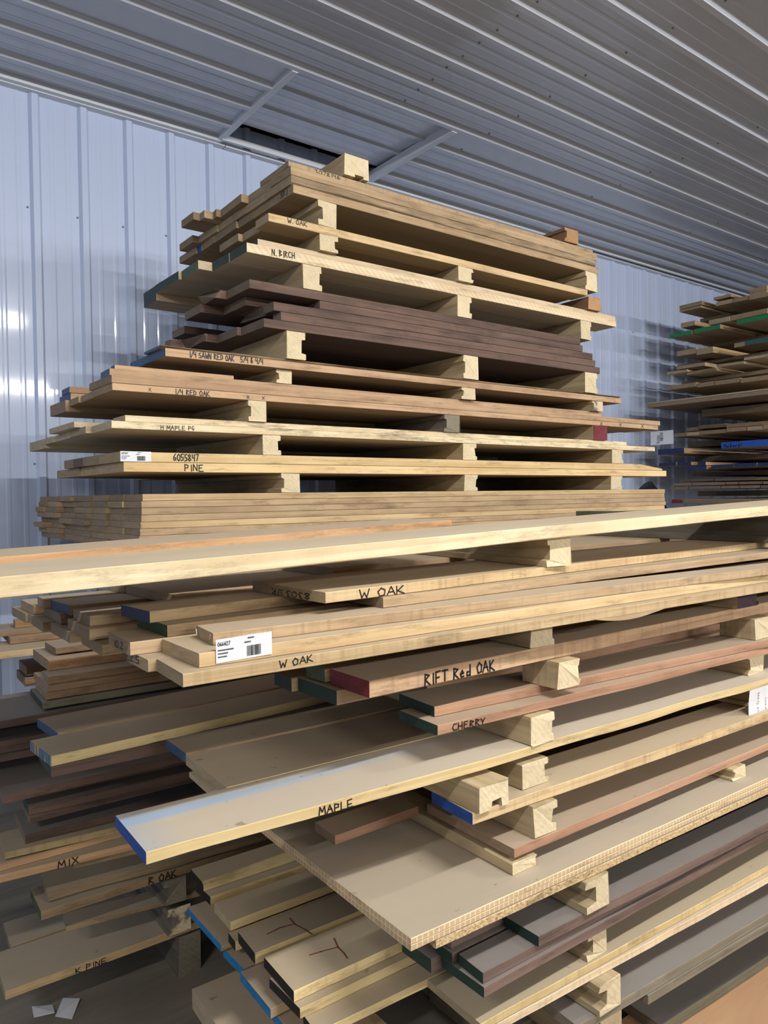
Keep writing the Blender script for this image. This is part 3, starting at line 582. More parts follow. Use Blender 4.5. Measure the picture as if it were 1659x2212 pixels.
('lumber_board', 'pine', 1.1556, 3.138, 1.5408, 2.47, 0.304, 0.0324, 0, 0, '', '', '', 'brown board in the shade within the upper PINE layer, fifth from front', 'boards of the tall stack against the wall', []),
('lumber_board', 'pine', 1.1769, 3.445, 1.5408, 2.455, 0.102, 0.0324, 0, 0, '', '', '', 'brown board in the shade within the upper PINE layer, sixth from front', 'boards of the tall stack against the wall', []),
('lumber_board', 'pine', 0.7814, 2.45, 1.5077, 3.079, 0.5218, 0.0319, 0, 0, '', '', '', 'yellow pine board lettered PINE under the numbered one', 'boards of the tall stack against the wall', [('PINE', 'F', 0.2049, 0.0049, 0.072, -0.0009, 0.0221, 0, 'ink')]),
('lumber_board', 'oak', 0.7814, 2.9748, 1.5077, 2.976, 0.3311, 0.0319, 0, 0, '', '', '', 'brown oak board, second from the front in the lower PINE layer', 'boards of the tall stack against the wall', []),
('lumber_board', 'pine', 1.1932, 3.3088, 1.5077, 2.53, 0.2382, 0.0319, 0, 0, '', '', '', 'brown board in the shade within the lower PINE layer, third from front', 'boards of the tall stack against the wall', []),
('lumber_board', 'white_oak', 0.8416, 2.45, 1.4118, 3.004, 0.166, 0.0223, 0, 0, '', '', '', 'squared oak board in top row, first column from the front, of block', 'squared oak boards in the block under the tall stack', []),
('lumber_board', 'oak', 0.8323, 2.62, 1.4118, 2.958, 0.176, 0.0223, 0, 0, '', '', '', 'squared oak board in top row, second column from the front, of block', 'squared oak boards in the block under the tall stack', []),
('lumber_board', 'oak', 0.8285, 2.8, 1.4118, 2.966, 0.186, 0.0223, 0, 0, '', '', '', 'squared oak board in top row, third column from the front, of block', 'squared oak boards in the block under the tall stack', []),
('lumber_board', 'oak', 0.8207, 2.99, 1.4118, 2.971, 0.206, 0.0223, 0, 0, '', '', '', 'squared oak board in top row, fourth column from the front, of block', 'squared oak boards in the block under the tall stack', []),
('lumber_board', 'white_oak', 0.8048, 3.2, 1.4118, 2.992, 0.196, 0.0223, 0, 0, '', '', '', 'squared oak board in top row, fifth column from the front, of block', 'squared oak boards in the block under the tall stack', []),
('lumber_board', 'oak', 0.8023, 3.4, 1.4118, 2.99, 0.176, 0.0223, 0, 0, '', '', '', 'squared oak board in top row, sixth column from the front, of block', 'squared oak boards in the block under the tall stack', []),
('lumber_board', 'oak', 0.8034, 3.58, 1.4118, 2.977, 0.156, 0.0223, 0, 0, '', '', '', 'squared oak board in top row, seventh column from the front, of block', 'squared oak boards in the block under the tall stack', []),
('lumber_board', 'oak', 0.8374, 2.45, 1.3886, 3.003, 0.166, 0.0223, 0, 0, '', '', '', 'squared oak board in second row, first column from the front, of block', 'squared oak boards in the block under the tall stack', []),
('lumber_board', 'white_oak', 0.8272, 2.62, 1.3886, 2.96, 0.176, 0.0223, 0, 0, '', '', '', 'squared oak board in second row, second column from the front, of block', 'squared oak boards in the block under the tall stack', []),
('lumber_board', 'oak', 0.8293, 2.8, 1.3886, 2.961, 0.186, 0.0223, 0, 0, '', '', '', 'squared oak board in second row, third column from the front, of block', 'squared oak boards in the block under the tall stack', []),
('lumber_board', 'oak', 0.8229, 2.99, 1.3886, 2.97, 0.206, 0.0223, 0, 0, '', '', '', 'squared oak board in second row, fourth column from the front, of block', 'squared oak boards in the block under the tall stack', []),
('lumber_board', 'oak', 0.8183, 3.2, 1.3886, 2.98, 0.196, 0.0223, 0, 0, '', '', '', 'squared oak board in second row, fifth column from the front, of block', 'squared oak boards in the block under the tall stack', []),
('lumber_board', 'white_oak', 0.7971, 3.4, 1.3886, 2.997, 0.176, 0.0223, 0, 0, '', '', '', 'squared oak board in second row, sixth column from the front, of block', 'squared oak boards in the block under the tall stack', []),
('lumber_board', 'oak', 0.7917, 3.58, 1.3886, 2.993, 0.156, 0.0223, 0, 0, '', '', '', 'squared oak board in second row, seventh column from the front, of block', 'squared oak boards in the block under the tall stack', []),
('lumber_board', 'oak', 0.837, 2.45, 1.3655, 3.006, 0.166, 0.0223, 0, 0, '', '', '', 'squared oak board in third row, first column from the front, of block', 'squared oak boards in the block under the tall stack', []),
('lumber_board', 'oak', 0.8345, 2.62, 1.3655, 2.958, 0.176, 0.0223, 0, 0, '', '', '', 'squared oak board in third row, second column from the front, of block', 'squared oak boards in the block under the tall stack', []),
('lumber_board', 'white_oak', 0.8247, 2.8, 1.3655, 2.96, 0.186, 0.0223, 0, 0, '', '', '', 'squared oak board in third row, third column from the front, of block', 'squared oak boards in the block under the tall stack', []),
('lumber_board', 'oak', 0.8196, 2.99, 1.3655, 2.965, 0.206, 0.0223, 0, 0, '', '', '', 'squared oak board in third row, fourth column from the front, of block', 'squared oak boards in the block under the tall stack', []),
('lumber_board', 'oak', 0.828, 3.2, 1.3655, 2.958, 0.196, 0.0223, 0, 0, '', '', '', 'squared oak board in third row, fifth column from the front, of block', 'squared oak boards in the block under the tall stack', []),
('lumber_board', 'oak', 0.7934, 3.4, 1.3655, 2.993, 0.176, 0.0223, 0, 0, '', '', '', 'squared oak board in third row, sixth column from the front, of block', 'squared oak boards in the block under the tall stack', []),
('lumber_board', 'white_oak', 0.7832, 3.58, 1.3655, 3.002, 0.156, 0.0223, 0, 0, '', '', '', 'squared oak board in third row, seventh column from the front, of block', 'squared oak boards in the block under the tall stack', []),
('lumber_board', 'oak', 0.836, 2.45, 1.3424, 3.017, 0.166, 0.0223, 0, 0, '', '', '', 'squared oak board in fourth row, first column from the front, of block', 'squared oak boards in the block under the tall stack', []),
('lumber_board', 'oak', 0.8353, 2.62, 1.3424, 2.951, 0.176, 0.0223, 0, 0, '', '', '', 'squared oak board in fourth row, second column from the front, of block', 'squared oak boards in the block under the tall stack', []),
('lumber_board', 'oak', 0.8256, 2.8, 1.3424, 2.969, 0.186, 0.0223, 0, 0, '', '', '', 'squared oak board in fourth row, third column from the front, of block', 'squared oak boards in the block under the tall stack', []),
('lumber_board', 'white_oak', 0.819, 2.99, 1.3424, 2.971, 0.206, 0.0223, 0, 0, '', '', '', 'squared oak board in fourth row, fourth column from the front, of block', 'squared oak boards in the block under the tall stack', []),
('lumber_board', 'oak', 0.8171, 3.2, 1.3424, 2.967, 0.196, 0.0223, 0, 0, '', '', '', 'squared oak board in fourth row, fifth column from the front, of block', 'squared oak boards in the block under the tall stack', []),
('lumber_board', 'oak', 0.7883, 3.4, 1.3424, 2.998, 0.176, 0.0223, 0, 0, '', '', '', 'squared oak board in fourth row, sixth column from the front, of block', 'squared oak boards in the block under the tall stack', []),
('lumber_board', 'oak', 0.7873, 3.58, 1.3424, 3.007, 0.156, 0.0223, 0, 0, '', '', '', 'squared oak board in fourth row, seventh column from the front, of block', 'squared oak boards in the block under the tall stack', []),
('lumber_board', 'white_oak', 0.8336, 2.45, 1.3193, 3.008, 0.166, 0.0223, 0, 0, '', '', '', 'squared oak board in fifth row, first column from the front, of block', 'squared oak boards in the block under the tall stack', []),
('lumber_board', 'oak', 0.8335, 2.62, 1.3193, 2.954, 0.176, 0.0223, 0, 0, '', '', '', 'squared oak board in fifth row, second column from the front, of block', 'squared oak boards in the block under the tall stack', []),
('lumber_board', 'oak', 0.825, 2.8, 1.3193, 2.963, 0.186, 0.0223, 0, 0, '', '', '', 'squared oak board in fifth row, third column from the front, of block', 'squared oak boards in the block under the tall stack', []),
('lumber_board', 'oak', 0.7989, 2.99, 1.3193, 3.001, 0.206, 0.0223, 0, 0, '', '', '', 'squared oak board in fifth row, fourth column from the front, of block', 'squared oak boards in the block under the tall stack', []),
('lumber_board', 'white_oak', 0.8033, 3.2, 1.3193, 2.986, 0.196, 0.0223, 0, 0, '', '', '', 'squared oak board in fifth row, fifth column from the front, of block', 'squared oak boards in the block under the tall stack', []),
('lumber_board', 'oak', 0.8089, 3.4, 1.3193, 2.986, 0.176, 0.0223, 0, 0, '', '', '', 'squared oak board in fifth row, sixth column from the front, of block', 'squared oak boards in the block under the tall stack', []),
('lumber_board', 'oak', 0.8087, 3.58, 1.3193, 2.978, 0.156, 0.0223, 0, 0, '', '', '', 'squared oak board in fifth row, seventh column from the front, of block', 'squared oak boards in the block under the tall stack', []),
('lumber_board', 'oak', 0.8306, 2.45, 1.2962, 3.02, 0.166, 0.0223, 0, 0, '', '', '', 'squared oak board in sixth row, first column from the front, of block', 'squared oak boards in the block under the tall stack', []),
('lumber_board', 'white_oak', 0.8283, 2.62, 1.2962, 2.955, 0.176, 0.0223, 0, 0, '', '', '', 'squared oak board in sixth row, second column from the front, of block', 'squared oak boards in the block under the tall stack', []),
('lumber_board', 'oak', 0.8205, 2.8, 1.2962, 2.967, 0.186, 0.0223, 0, 0, '', '', '', 'squared oak board in sixth row, third column from the front, of block', 'squared oak boards in the block under the tall stack', []),
('lumber_board', 'oak', 0.8221, 2.99, 1.2962, 2.962, 0.206, 0.0223, 0, 0, '', '', '', 'squared oak board in sixth row, fourth column from the front, of block', 'squared oak boards in the block under the tall stack', []),
('lumber_board', 'oak', 0.8277, 3.2, 1.2962, 2.965, 0.196, 0.0223, 0, 0, '', '', '', 'squared oak board in sixth row, fifth column from the front, of block', 'squared oak boards in the block under the tall stack', []),
('lumber_board', 'white_oak', 0.8144, 3.4, 1.2962, 2.973, 0.176, 0.0223, 0, 0, '', '', '', 'squared oak board in sixth row, sixth column from the front, of block', 'squared oak boards in the block under the tall stack', []),
('lumber_board', 'oak', 0.7781, 3.58, 1.2962, 3.007, 0.156, 0.0223, 0, 0, '', '', '', 'squared oak board in sixth row, seventh column from the front, of block', 'squared oak boards in the block under the tall stack', []),
('lumber_board', 'oak', 0.8277, 2.45, 1.273, 3.016, 0.166, 0.0223, 0, 0, '', '', '', 'squared oak board in seventh row, first column from the front, of block', 'squared oak boards in the block under the tall stack', []),
('lumber_board', 'oak', 0.8278, 2.62, 1.273, 2.965, 0.176, 0.0223, 0, 0, '', '', '', 'squared oak board in seventh row, second column from the front, of block', 'squared oak boards in the block under the tall stack', []),
('lumber_board', 'white_oak', 0.8254, 2.8, 1.273, 2.958, 0.186, 0.0223, 0, 0, '', '', '', 'squared oak board in seventh row, third column from the front, of block', 'squared oak boards in the block under the tall stack', []),
('lumber_board', 'oak', 0.8202, 2.99, 1.273, 2.962, 0.206, 0.0223, 0, 0, '', '', '', 'squared oak board in seventh row, fourth column from the front, of block', 'squared oak boards in the block under the tall stack', []),
('lumber_board', 'oak', 0.8271, 3.2, 1.273, 2.959, 0.196, 0.0223, 0, 0, '', '', '', 'squared oak board in seventh row, fifth column from the front, of block', 'squared oak boards in the block under the tall stack', []),
('lumber_board', 'oak', 0.8031, 3.4, 1.273, 2.977, 0.176, 0.0223, 0, 0, '', '', '', 'squared oak board in seventh row, sixth column from the front, of block', 'squared oak boards in the block under the tall stack', []),
('lumber_board', 'white_oak', 0.7979, 3.58, 1.273, 2.983, 0.156, 0.0223, 0, 0, '', '', '', 'squared oak board in seventh row, seventh column from the front, of block', 'squared oak boards in the block under the tall stack', []),
('lumber_board', 'oak', 0.8272, 2.45, 1.2499, 3.022, 0.166, 0.0223, 0, 0, '', '', '', 'squared oak board in lowest row, first column from the front, of block', 'squared oak boards in the block under the tall stack', []),
('lumber_board', 'oak', 0.8274, 2.62, 1.2499, 2.962, 0.176, 0.0223, 0, 0, '', '', '', 'squared oak board in lowest row, second column from the front, of block', 'squared oak boards in the block under the tall stack', []),
('lumber_board', 'oak', 0.8248, 2.8, 1.2499, 2.972, 0.186, 0.0223, 0, 0, '', '', '', 'squared oak board in lowest row, third column from the front, of block', 'squared oak boards in the block under the tall stack', []),
('lumber_board', 'white_oak', 0.8196, 2.99, 1.2499, 2.964, 0.206, 0.0223, 0, 0, '', '', '', 'squared oak board in lowest row, fourth column from the front, of block', 'squared oak boards in the block under the tall stack', []),
('lumber_board', 'oak', 0.8265, 3.2, 1.2499, 2.955, 0.196, 0.0223, 0, 0, '', '', '', 'squared oak board in lowest row, fifth column from the front, of block', 'squared oak boards in the block under the tall stack', []),
('lumber_board', 'oak', 0.8025, 3.4, 1.2499, 2.988, 0.176, 0.0223, 0, 0, '', '', '', 'squared oak board in lowest row, sixth column from the front, of block', 'squared oak boards in the block under the tall stack', []),
('lumber_board', 'oak', 0.8083, 3.58, 1.2499, 2.978, 0.156, 0.0223, 0, 0, '', '', '', 'squared oak board in lowest row, seventh column from the front, of block', 'squared oak boards in the block under the tall stack', []),
('lumber_board', 'maple', -0.1484, 1.2, 1.2673, 3.9, 0.24, 0.032, 0, 1.53, '', '', 'wavy', 'long cream board with a wavy edge lying across the front stack', 'long boards crossing the front stack', []),
('lumber_board', 'orange_oak', -0.2523, 1.47, 1.2768, 1.579, 0.22, 0.027, 0, 1.77, '', '', '', 'long orange-edged board behind the cream one on the front stack', 'long boards crossing the front stack', []),
('lumber_board', 'white_oak', 0.7604, 1.2037, 1.215, 2.644, 0.2716, 0.0212, 3.38, 0, '', '', 'edgesaw', 'board lettered W OAK with 8303.UR upside down on its end', 'boards of the front stack', [('W OAK', 'F', 0.083, 0.0015, 0.1218, -0.0005, 0.0165, 0, 'ink'), ('8303.UR', 'E', 0.0525, 0.0022, 0.1445, -0.0012, 0.0118, 1, 'ink')]),
('lumber_board', 'oak', 0.59, 1.5379, 1.193, 2.616, 0.2598, 0.0212, 4, 0, '', '', 'waney', 'board with a slanted end sticking out left of the 8303.UR board', 'boards of the front stack', []),
('lumber_board', 'oak', 0.5697, 1.8065, 1.193, 2.536, 0.0709, 0.0212, 4, 0, '', '', '', 'dim board showing just under the long cream board', 'boards of the front stack', []),
('lumber_board', 'oak', 0.8959, 1.201, 1.193, 2.204, 0.138, 0.0212, 0.72, 0, '', '', '', 'smooth oak board end starting under the word OAK', 'boards of the front stack', []),
('lumber_board', 'white_oak', 0.4688, 1.3403, 1.1928, 2.638, 0.1259, 0.0214, 4, 0, 'navy', '', '', 'oak board with a navy blue painted end', 'boards of the front stack', []),
('lumber_board', 'oak', 0.4094, 1.5073, 1.1711, 0.543, 0.1153, 0.0211, 2.5, 0, '', '', 'mold', 'waney brown board left of the navy-ended board', 'boards of the front stack', []),
('lumber_board', 'oak', 0.4162, 1.679, 1.1711, 2.586, 0.1309, 0.0211, 2.5, 0, 'navy', '', '', 'narrow board with blue end under the long cream board', 'boards of the front stack', []),
('lumber_board', 'oak', 0.3958, 1.8243, 1.1711, 2.607, 0.0734, 0.0211, 2.5, 0, '', '', '', 'plain brown board left of the small blue-ended board', 'boards of the front stack', []),
('lumber_board', 'oak', 0.4038, 1.7093, 1.1495, 0.496, 0.1664, 0.0212, 0, 0, '', '', 'waney', 'rough short-ended board below the plain brown board at left', 'boards of the front stack', []),
('lumber_board', 'oak', 0.3884, 1.8984, 1.1495, 0.512, 0.138, 0.0212, 0, 0, '', '', '', 'brown board, second layer down, leftmost under the cream board', 'boards of the front stack', []),
('lumber_board', 'oak', 0.4859, 1.2998, 1.1711, 2.617, 0.1458, 0.0211, 2.5, 0, 'green', '', '', 'board with a green painted end below the navy-ended one', 'boards of the front stack', []),
('lumber_board', 'oak', 0.5167, 1.1722, 1.1711, 2.588, 0.0933, 0.0211, -3.34, 0, '', '', 'edgesaw', 'board with staples in its end above the white label', 'boards of the front stack', []),
('lumber_board', 'oak', 0.4005, 1.4802, 1.1491, 0.5, 0.163, 0.0216, 0, 0, '', '', '', 'brown board between the waney board and the 10.2 board', 'boards of the front stack', []),
('lumber_board', 'oak', 0.4178, 1.2953, 1.1476, 2.682, 0.1335, 0.0231, -1.39, 0, '', '', '', 'squared board lettered 10.2 on its end', 'boards of the front stack', [('10.2', 'E', 0.1, 0.001, -0.0631, 0.004, 0.0127, 0, 'ink')]),
('lumber_board', 'white_oak', 0.4737, 1.1296, 1.1476, 2.627, 0.1623, 0.0231, -1.39, 0, '', '', '', 'oak board carrying the white barcode label 066627', 'boards of the front stack', [('#', 'F', 0.0278, 0.0034, 0.1281, 0.0279, 'h', '066627')]),
('lumber_board', 'oak', 0.3938, 1.5975, 1.127, 0.606, 0.1605, 0.0217, 0, 0, '', '', '', 'squared board, third end from the far left of front stack', 'boards of the front stack', []),
('lumber_board', 'oak', 0.3804, 1.7689, 1.127, 0.62, 0.1568, 0.0217, 0, 0, '', '', '', 'squared board, second end from the far left of front stack', 'boards of the front stack', []),
('lumber_board', 'oak', 0.3774, 1.9334, 1.127, 2.623, 0.1495, 0.0217, 0, 0, '', '', '', 'squared board at the far left end of front stack', 'boards of the front stack', []),
('lumber_board', 'oak', 0.4093, 1.4297, 1.126, 0.591, 0.1513, 0.0212, 0, 0, '', '', '', 'brown board tucked under the 10.2 board', 'boards of the front stack', []),
('lumber_board', 'oak', 0.4307, 1.2442, 1.126, 2.569, 0.1112, 0.0212, 0, 0, '', '', '', 'pale board with 5777 written upside down on its end', 'boards of the front stack', [('5777', 'E', 0.0429, 0.0074, 0.1008, -0.0064, 0.012, 1, 'ink')]),
('lumber_board', 'white_oak', 0.4381, 1.1092, 1.126, 2.663, 0.135, 0.0212, -1.61, 0, '', '', 'edgesaw', 'bottom oak board of the label bundle, lettered W OAK', 'boards of the front stack', [('W OAK', 'F', 0.1669, 0.0068, 0.0661, 0.0018, 0.0117, 0, 'ink')]),
('lumber_board', 'red_oak', 0.8206, 1.148, 1.0346, 2.479, 0.1344, 0.0326, 0.25, 0, 'dark_red', '', 'edgesaw', 'thick board with red painted end lettered RIFT RED OAK', 'boards of the front stack', [('RIFT Red OAK', 'F', 0.1367, 0.0013, 0.2015, 0.0021, 0.0224, 0, 'ink')]),
('lumber_board', 'oak', 0.8128, 1.2936, 1.038, 2.387, 0.0656, 0.0292, 0, 0, 'moss', '', '', 'board with dim green end behind the red-ended board', 'boards of the front stack', []),
('lumber_board', 'oak', 0.8023, 1.2346, 1.005, 2.398, 0.1446, 0.0292, 0, 0, 'dark_green', '', '', 'board with dark green end tucked behind the red-ended board', 'boards of the front stack', []),
('lumber_board', 'oak', 0.7843, 1.3812, 1.005, 2.416, 0.0802, 0.0292, 0, 0, 'dark_green', '', '', 'dark green ended board deepest under the W OAK bundle', 'boards of the front stack', []),
('lumber_board', 'cherry', 1.0269, 1.2007, 0.9475, 2.18, 0.1324, 0.0217, -4.64, 0, 'dark_green', '', '', 'red-brown board with dark green end above the CHERRY board', 'boards of the front stack', []),
('lumber_board', 'cherry', 0.9947, 1.1477, 0.925, 2.206, 0.1416, 0.0217, -1.82, 0, 'dark_green', '', 'wavy', 'board with green end lettered CHERRY', 'boards of the front stack', [('CHERRY', 'F', 0.038, 0.0041, 0.0934, -0.0031, 0.0144, 0, 'ink')]),
('lumber_board', 'maple_y', 0.3955, 1.1635, 0.8365, 2.907, 0.1767, 0.0217, -2.38, 0, 'blue', '', 'bluestain wavy', 'pale board with bright blue end jutting out, lettered MAPLE', 'boards of the front stack', [('MAPLE', 'F', 0.3107, 0.0037, 0.0755, -0.0027, 0.0143, 0, 'ink')]),
('lumber_board', 'maple_y', 0.6109, 1.334, 0.837, 2.591, 0.2225, 0.0212, -2.2, 0, '', '', '', 'wide pale board just behind the MAPLE board', 'boards of the front stack', []),
('lumber_board', 'oak', 0.6232, 1.5678, 0.837, 2.478, 0.124, 0.0212, -1.5, 0, 'faded_blue', '', '', 'narrow grey board with dull blue end behind the wide pale one', 'boards of the front stack', []),
('lumber_board', 'maple_y', 0.3846, 1.7384, 0.835, 2.721, 0.1467, 0.0232, 3.54, 0, 'blue_stripe', '', '', 'board with blue streaks on its end, long yellow front edge', 'boards of the front stack', []),
('lumber_board', 'oak', 0.4365, 1.9015, 0.837, 2.664, 0.1601, 0.0212, 3.54, 0, 'faded_blue', '', '', 'rearmost dusty board with blue end in the MAPLE layer', 'boards of the front stack', []),
('lumber_board', 'walnut', 0.383, 1.7379, 0.811, 2.517, 0.1393, 0.0232, -1.0, 0, 'dark_green', '', '', 'dark board with green end under the blue-streaked board', 'boards of the front stack', []),
('lumber_board', 'birch', 0.6014, 1.3876, 0.825, 1.399, 0.1279, 0.0112, -1, 0, '', '', '', 'thin sheet edge showing beneath the wide pale board', 'boards of the front stack', []),
('lumber_board', 'white_oak', 1.0415, 1.1014, 0.7455, 2.26, 0.1393, 0.0237, -1.71, 0, 'blue', '', 'edgesaw', 'board with deep blue end on the right of the front stack', 'boards of the front stack', []),
('lumber_board', 'cherry', 1.1409, 1.0821, 0.6535, 2.159, 0.2876, 0.0207, -0.48, 0, '', '', '', 'wide red-brown board below the deep blue ended one', 'boards of the front stack', []),
('lumber_board', 'cherry', 0.8793, 1.3674, 0.6535, 0.241, 0.0868, 0.0207, 1.24, 0, '', '', '', 'short red-brown board under the word MAPLE', 'boards of the front stack', []),
('panel_sheet', 'panel', 0.8286, 1.0403, 0.6075, 2.422, 0.798, 0.0117, -1.24, 0, '', '', 'comb', 'top sheet of the wide ribbed-edge panels', 'wide panel sheets', []),
('panel_sheet', 'panel', 0.8291, 1.0412, 0.595, 2.422, 0.798, 0.0117, -1.31, 0, '', '', 'comb', 'second sheet of the wide ribbed-edge panels', 'wide panel sheets', []),
('particleboard_sheet', 'particle', 0.8872, 1.0397, 0.578, 2.364, 0.698, 0.0162, -1.57, 0, '', '', '', 'particleboard sheet below the ribbed-edge panels', 'wide panel sheets', []),
('walnut_board', 'walnut_l', 1.1597, 1.0337, 0.482, 2.042, 0.0959, 0.0222, -2.09, 0, 'dark_green', '', '', 'upper right walnut board with dark green end', 'walnut boards of the front stack', []),
('walnut_board', 'walnut_l', 1.011, 1.045, 0.4595, 2.189, 0.0757, 0.0217, -0.7, 0, 'dark_green', '', '', 'walnut board with green end and fan-shaped grain, middle one', 'walnut boards of the front stack', []),
('walnut_board', 'walnut_l', 1.005, 1.1279, 0.4595, 2.095, 0.0502, 0.0217, -0.7, 0, 'dark_green', '', '', 'narrow walnut board left of the fan-grained one', 'walnut boards of the front stack', []),
('walnut_board', 'walnut_l', 1.0131, 1.139, 0.4825, 1.887, 0.0229, 0.0217, -0.7, 0, '', '', '', 'narrow walnut strip under the particleboard corner', 'walnut boards of the front stack', []),
('walnut_board', 'walnut_l', 1.0058, 1.0375, 0.4375, 2.194, 0.122, 0.0212, -0.7, 0, 'dark_green', '', '', 'lowest walnut board with long green end', 'walnut boards of the front stack', []),
('walnut_board', 'walnut_l', 0.9818, 1.167, 0.4295, 1.618, 0.0953, 0.0292, -0.7, 0, 'dark_green', '', '', 'thick dark stick with green end jutting under the panels', 'walnut boards of the front stack', []),
('lumber_board', 'maple_y', 1.0196, 1.0618, 0.349, 2.182, 0.168, 0.0172, -2.31, 0, '', '', 'edgesaw', 'yellow-edged board above the pale one near bottom right', 'boards low in the front stack', []),
('lumber_board', 'birch', 1.0549, 1.06, 0.331, 2.148, 0.198, 0.0172, -3.13, 0, '', '', 'edgesaw', 'pale board directly under the yellow-edged one near bottom right', 'boards low in the front stack', []),
('lumber_board', 'grey', 1.2809, 1.033, 0.239, 1.922, 0.188, 0.0232, -3.03, 0, '', '', '', 'dusty grey board third from the floor at bottom right', 'boards low in the front stack', []),
('lumber_board', 'grey', 1.5191, 1.0175, 0.215, 1.683, 0.188, 0.0232, -3.03, 0, '', '', '', 'grey board tucked under the dusty one at bottom right', 'boards low in the front stack', []),
('lumber_board', 'moss', 1.6973, 1.0966, 0.012, 1.505, 0.218, 0.0292, -2.95, 0, '', '', '', 'thick greenish board lying lowest on the floor sheet', 'boards low in the front stack', []),
('lumber_board', 'maple_y', 0.7691, 1.8325, 0.39, 2.131, 0.0941, 0.0222, -1, 0, 'black', '', 'waney', 'dusty board with black end and ragged yellow edge, rearmost', 'black-ended boards low in the front stack', []),
('lumber_board', 'maple_y', 0.7731, 1.8003, 0.367, 2.127, 0.0901, 0.0222, -1, 0, 'black', '', '', 'black-ended board directly under the ragged-edged one', 'black-ended boards low in the front stack', []),
('lumber_board', 'maple_y', 0.7474, 1.6257, 0.39, 2.153, 0.1019, 0.0222, -1, 0, '', '', '', 'plain-ended dusty board between the black-ended ones', 'black-ended boards low in the front stack', []),
('lumber_board', 'maple_y', 0.7374, 1.4788, 0.387, 2.163, 0.0983, 0.0252, -1, 0, 'black', '', '', 'black-ended board marked with a red Y shape, rear one', 'black-ended boards low in the front stack', [('~', 'T', [(0.0546, 0.0494), (0.092, 0.0545), (0.1231, 0.0481)], 'red_crayon'), ('~', 'T', [(0.1277, 0.0752), (0.1253, 0.0464), (0.1339, 0.0102), (0.1364, -0.0125)], 'red_crayon')]),
('lumber_board', 'maple_y', 0.738, 1.5799, 0.367, 2.162, 0.0455, 0.0222, -1, 0, 'black', '', '', 'small black-ended board showing beside the rear red-marked board', 'black-ended boards low in the front stack', []),
('lumber_board', 'maple_y', 0.7414, 1.3168, 0.389, 2.159, 0.1392, 0.0232, -1, 0, 'black', '', 'edgesaw', 'wide black-ended board marked with a red Y shape, front one', 'black-ended boards low in the front stack', [('~', 'T', [(0.0869, 0.0838), (0.1122, 0.0797), (0.1485, 0.0714)], 'red_crayon'), ('~', 'T', [(0.1625, 0.1042), (0.1515, 0.0691), (0.1504, 0.0433), (0.1465, 0.0239)], 'red_crayon')]),
('lumber_board', 'maple_y', 0.7423, 1.2943, 0.367, 2.158, 0.1237, 0.0212, -1, 0, 'black', '', '', 'black-ended board directly under the front red-marked board', 'black-ended boards low in the front stack', []),
('lumber_board', 'maple_y', 0.7486, 1.2429, 0.3486, 2.3, 0.0595, 0.0179, -2.31, 0, 'black', '', '', 'broad dusty board at the bottom centre edge of the photo', 'boards low in the front stack', []),
('lumber_board', 'oak', 0.7236, 1.6269, 0.3486, 2.077, 0.2047, 0.0176, -1, 0, 'cyan_blue', '', '', 'rear board with bright blue end beneath the black-ended ones', 'bright blue ended boards low in the front stack', []),
('lumber_board', 'oak', 0.7401, 1.5428, 0.323, 0.56, 0.1035, 0.0212, 0, 0, 'cyan_blue', '', '', 'middle board with bright blue end beneath the black-ended ones', 'bright blue ended boards low in the front stack', []),
('lumber_board', 'oak', 0.7245, 1.3861, 0.323, 0.576, 0.1531, 0.0212, 0, 0, 'cyan_blue', '', '', 'front board with bright blue end beneath the black-ended ones', 'bright blue ended boards low in the front stack', []),
('lumber_board', 'oak', 0.7399, 1.3157, 0.298, 2.06, 0.1002, 0.0212, -1, 0, 'cyan_blue', '', '', 'board with bright blue end at the very bottom edge', 'bright blue ended boards low in the front stack', []),
('lumber_board', 'birch', 0.6765, 1.4533, 0.18, 0.574, 0.2633, 0.0492, -1, 0, '', '', '', 'wide pale board at the bottom edge left of centre', 'boards low in the front stack', []),
('lumber_board', 'pine_d', 0.3429, 2.112, 0.131, 2.657, 0.198, 0.0222, -0.56, 0, '', '', '', 'board lettered K PINE above the grey sheet', 'boards in the lower part of the wall stack', [('K PINE', 'F', 0.1722, 0.0018, 0.0846, -0.0008, 0.0138, 0, 'ink')]),
('lumber_board', 'oak_d', 0.3939, 2.3176, 0.131, 2.512, 0.1451, 0.0222, -0.56, 0, '', '', '', 'dusty board behind the K PINE board at left edge', 'boards in the lower part of the wall stack', []),
('lumber_board', 'oak_d', 0.501, 2.1399, 0.2386, 0.776, 0.0785, 0.0136, -8.5, 0, '', '', '', 'dusty board clamped between two timbers, below R OAK', 'boards in the lower part of the wall stack', []),
('lumber_board', 'oak_d', 0.4256, 2.0765, 0.325, 2.48, 0.1422, 0.0242, 0, 0, 'moss', '', '', 'greyish board lettered R OAK', 'boards in the lower part of the wall stack', [('R OAK', 'F', 0.282, 0.0039, 0.0842, -0.0029, 0.0193, 0, 'ink')]),
('lumber_board', 'oak_d', 0.4492, 2.0975, 0.35, 2.456, 0.1381, 0.0242, -3.7, 0, '', '', 'bark waney', 'board with a dark wavy bark edge above R OAK', 'boards in the lower part of the wall stack', []),
('lumber_board', 'oak_d', 0.5091, 2.078, 0.435, 0.715, 0.198, 0.0222, -8.05, 0, '', '', '', 'board end starting under the word MIX', 'boards in the lower part of the wall stack', []),
('lumber_board', 'red_oak_d', 0.0845, 2.0898, 0.4591, 2.827, 0.238, 0.0201, -5.52, 0, '', '', '', 'orange-edged board lettered MIX', 'boards in the lower part of the wall stack', [('MIX', 'F', 0.3813, 0.001, 0.0531, 0.0016, 0.0176, 0, 'ink')]),
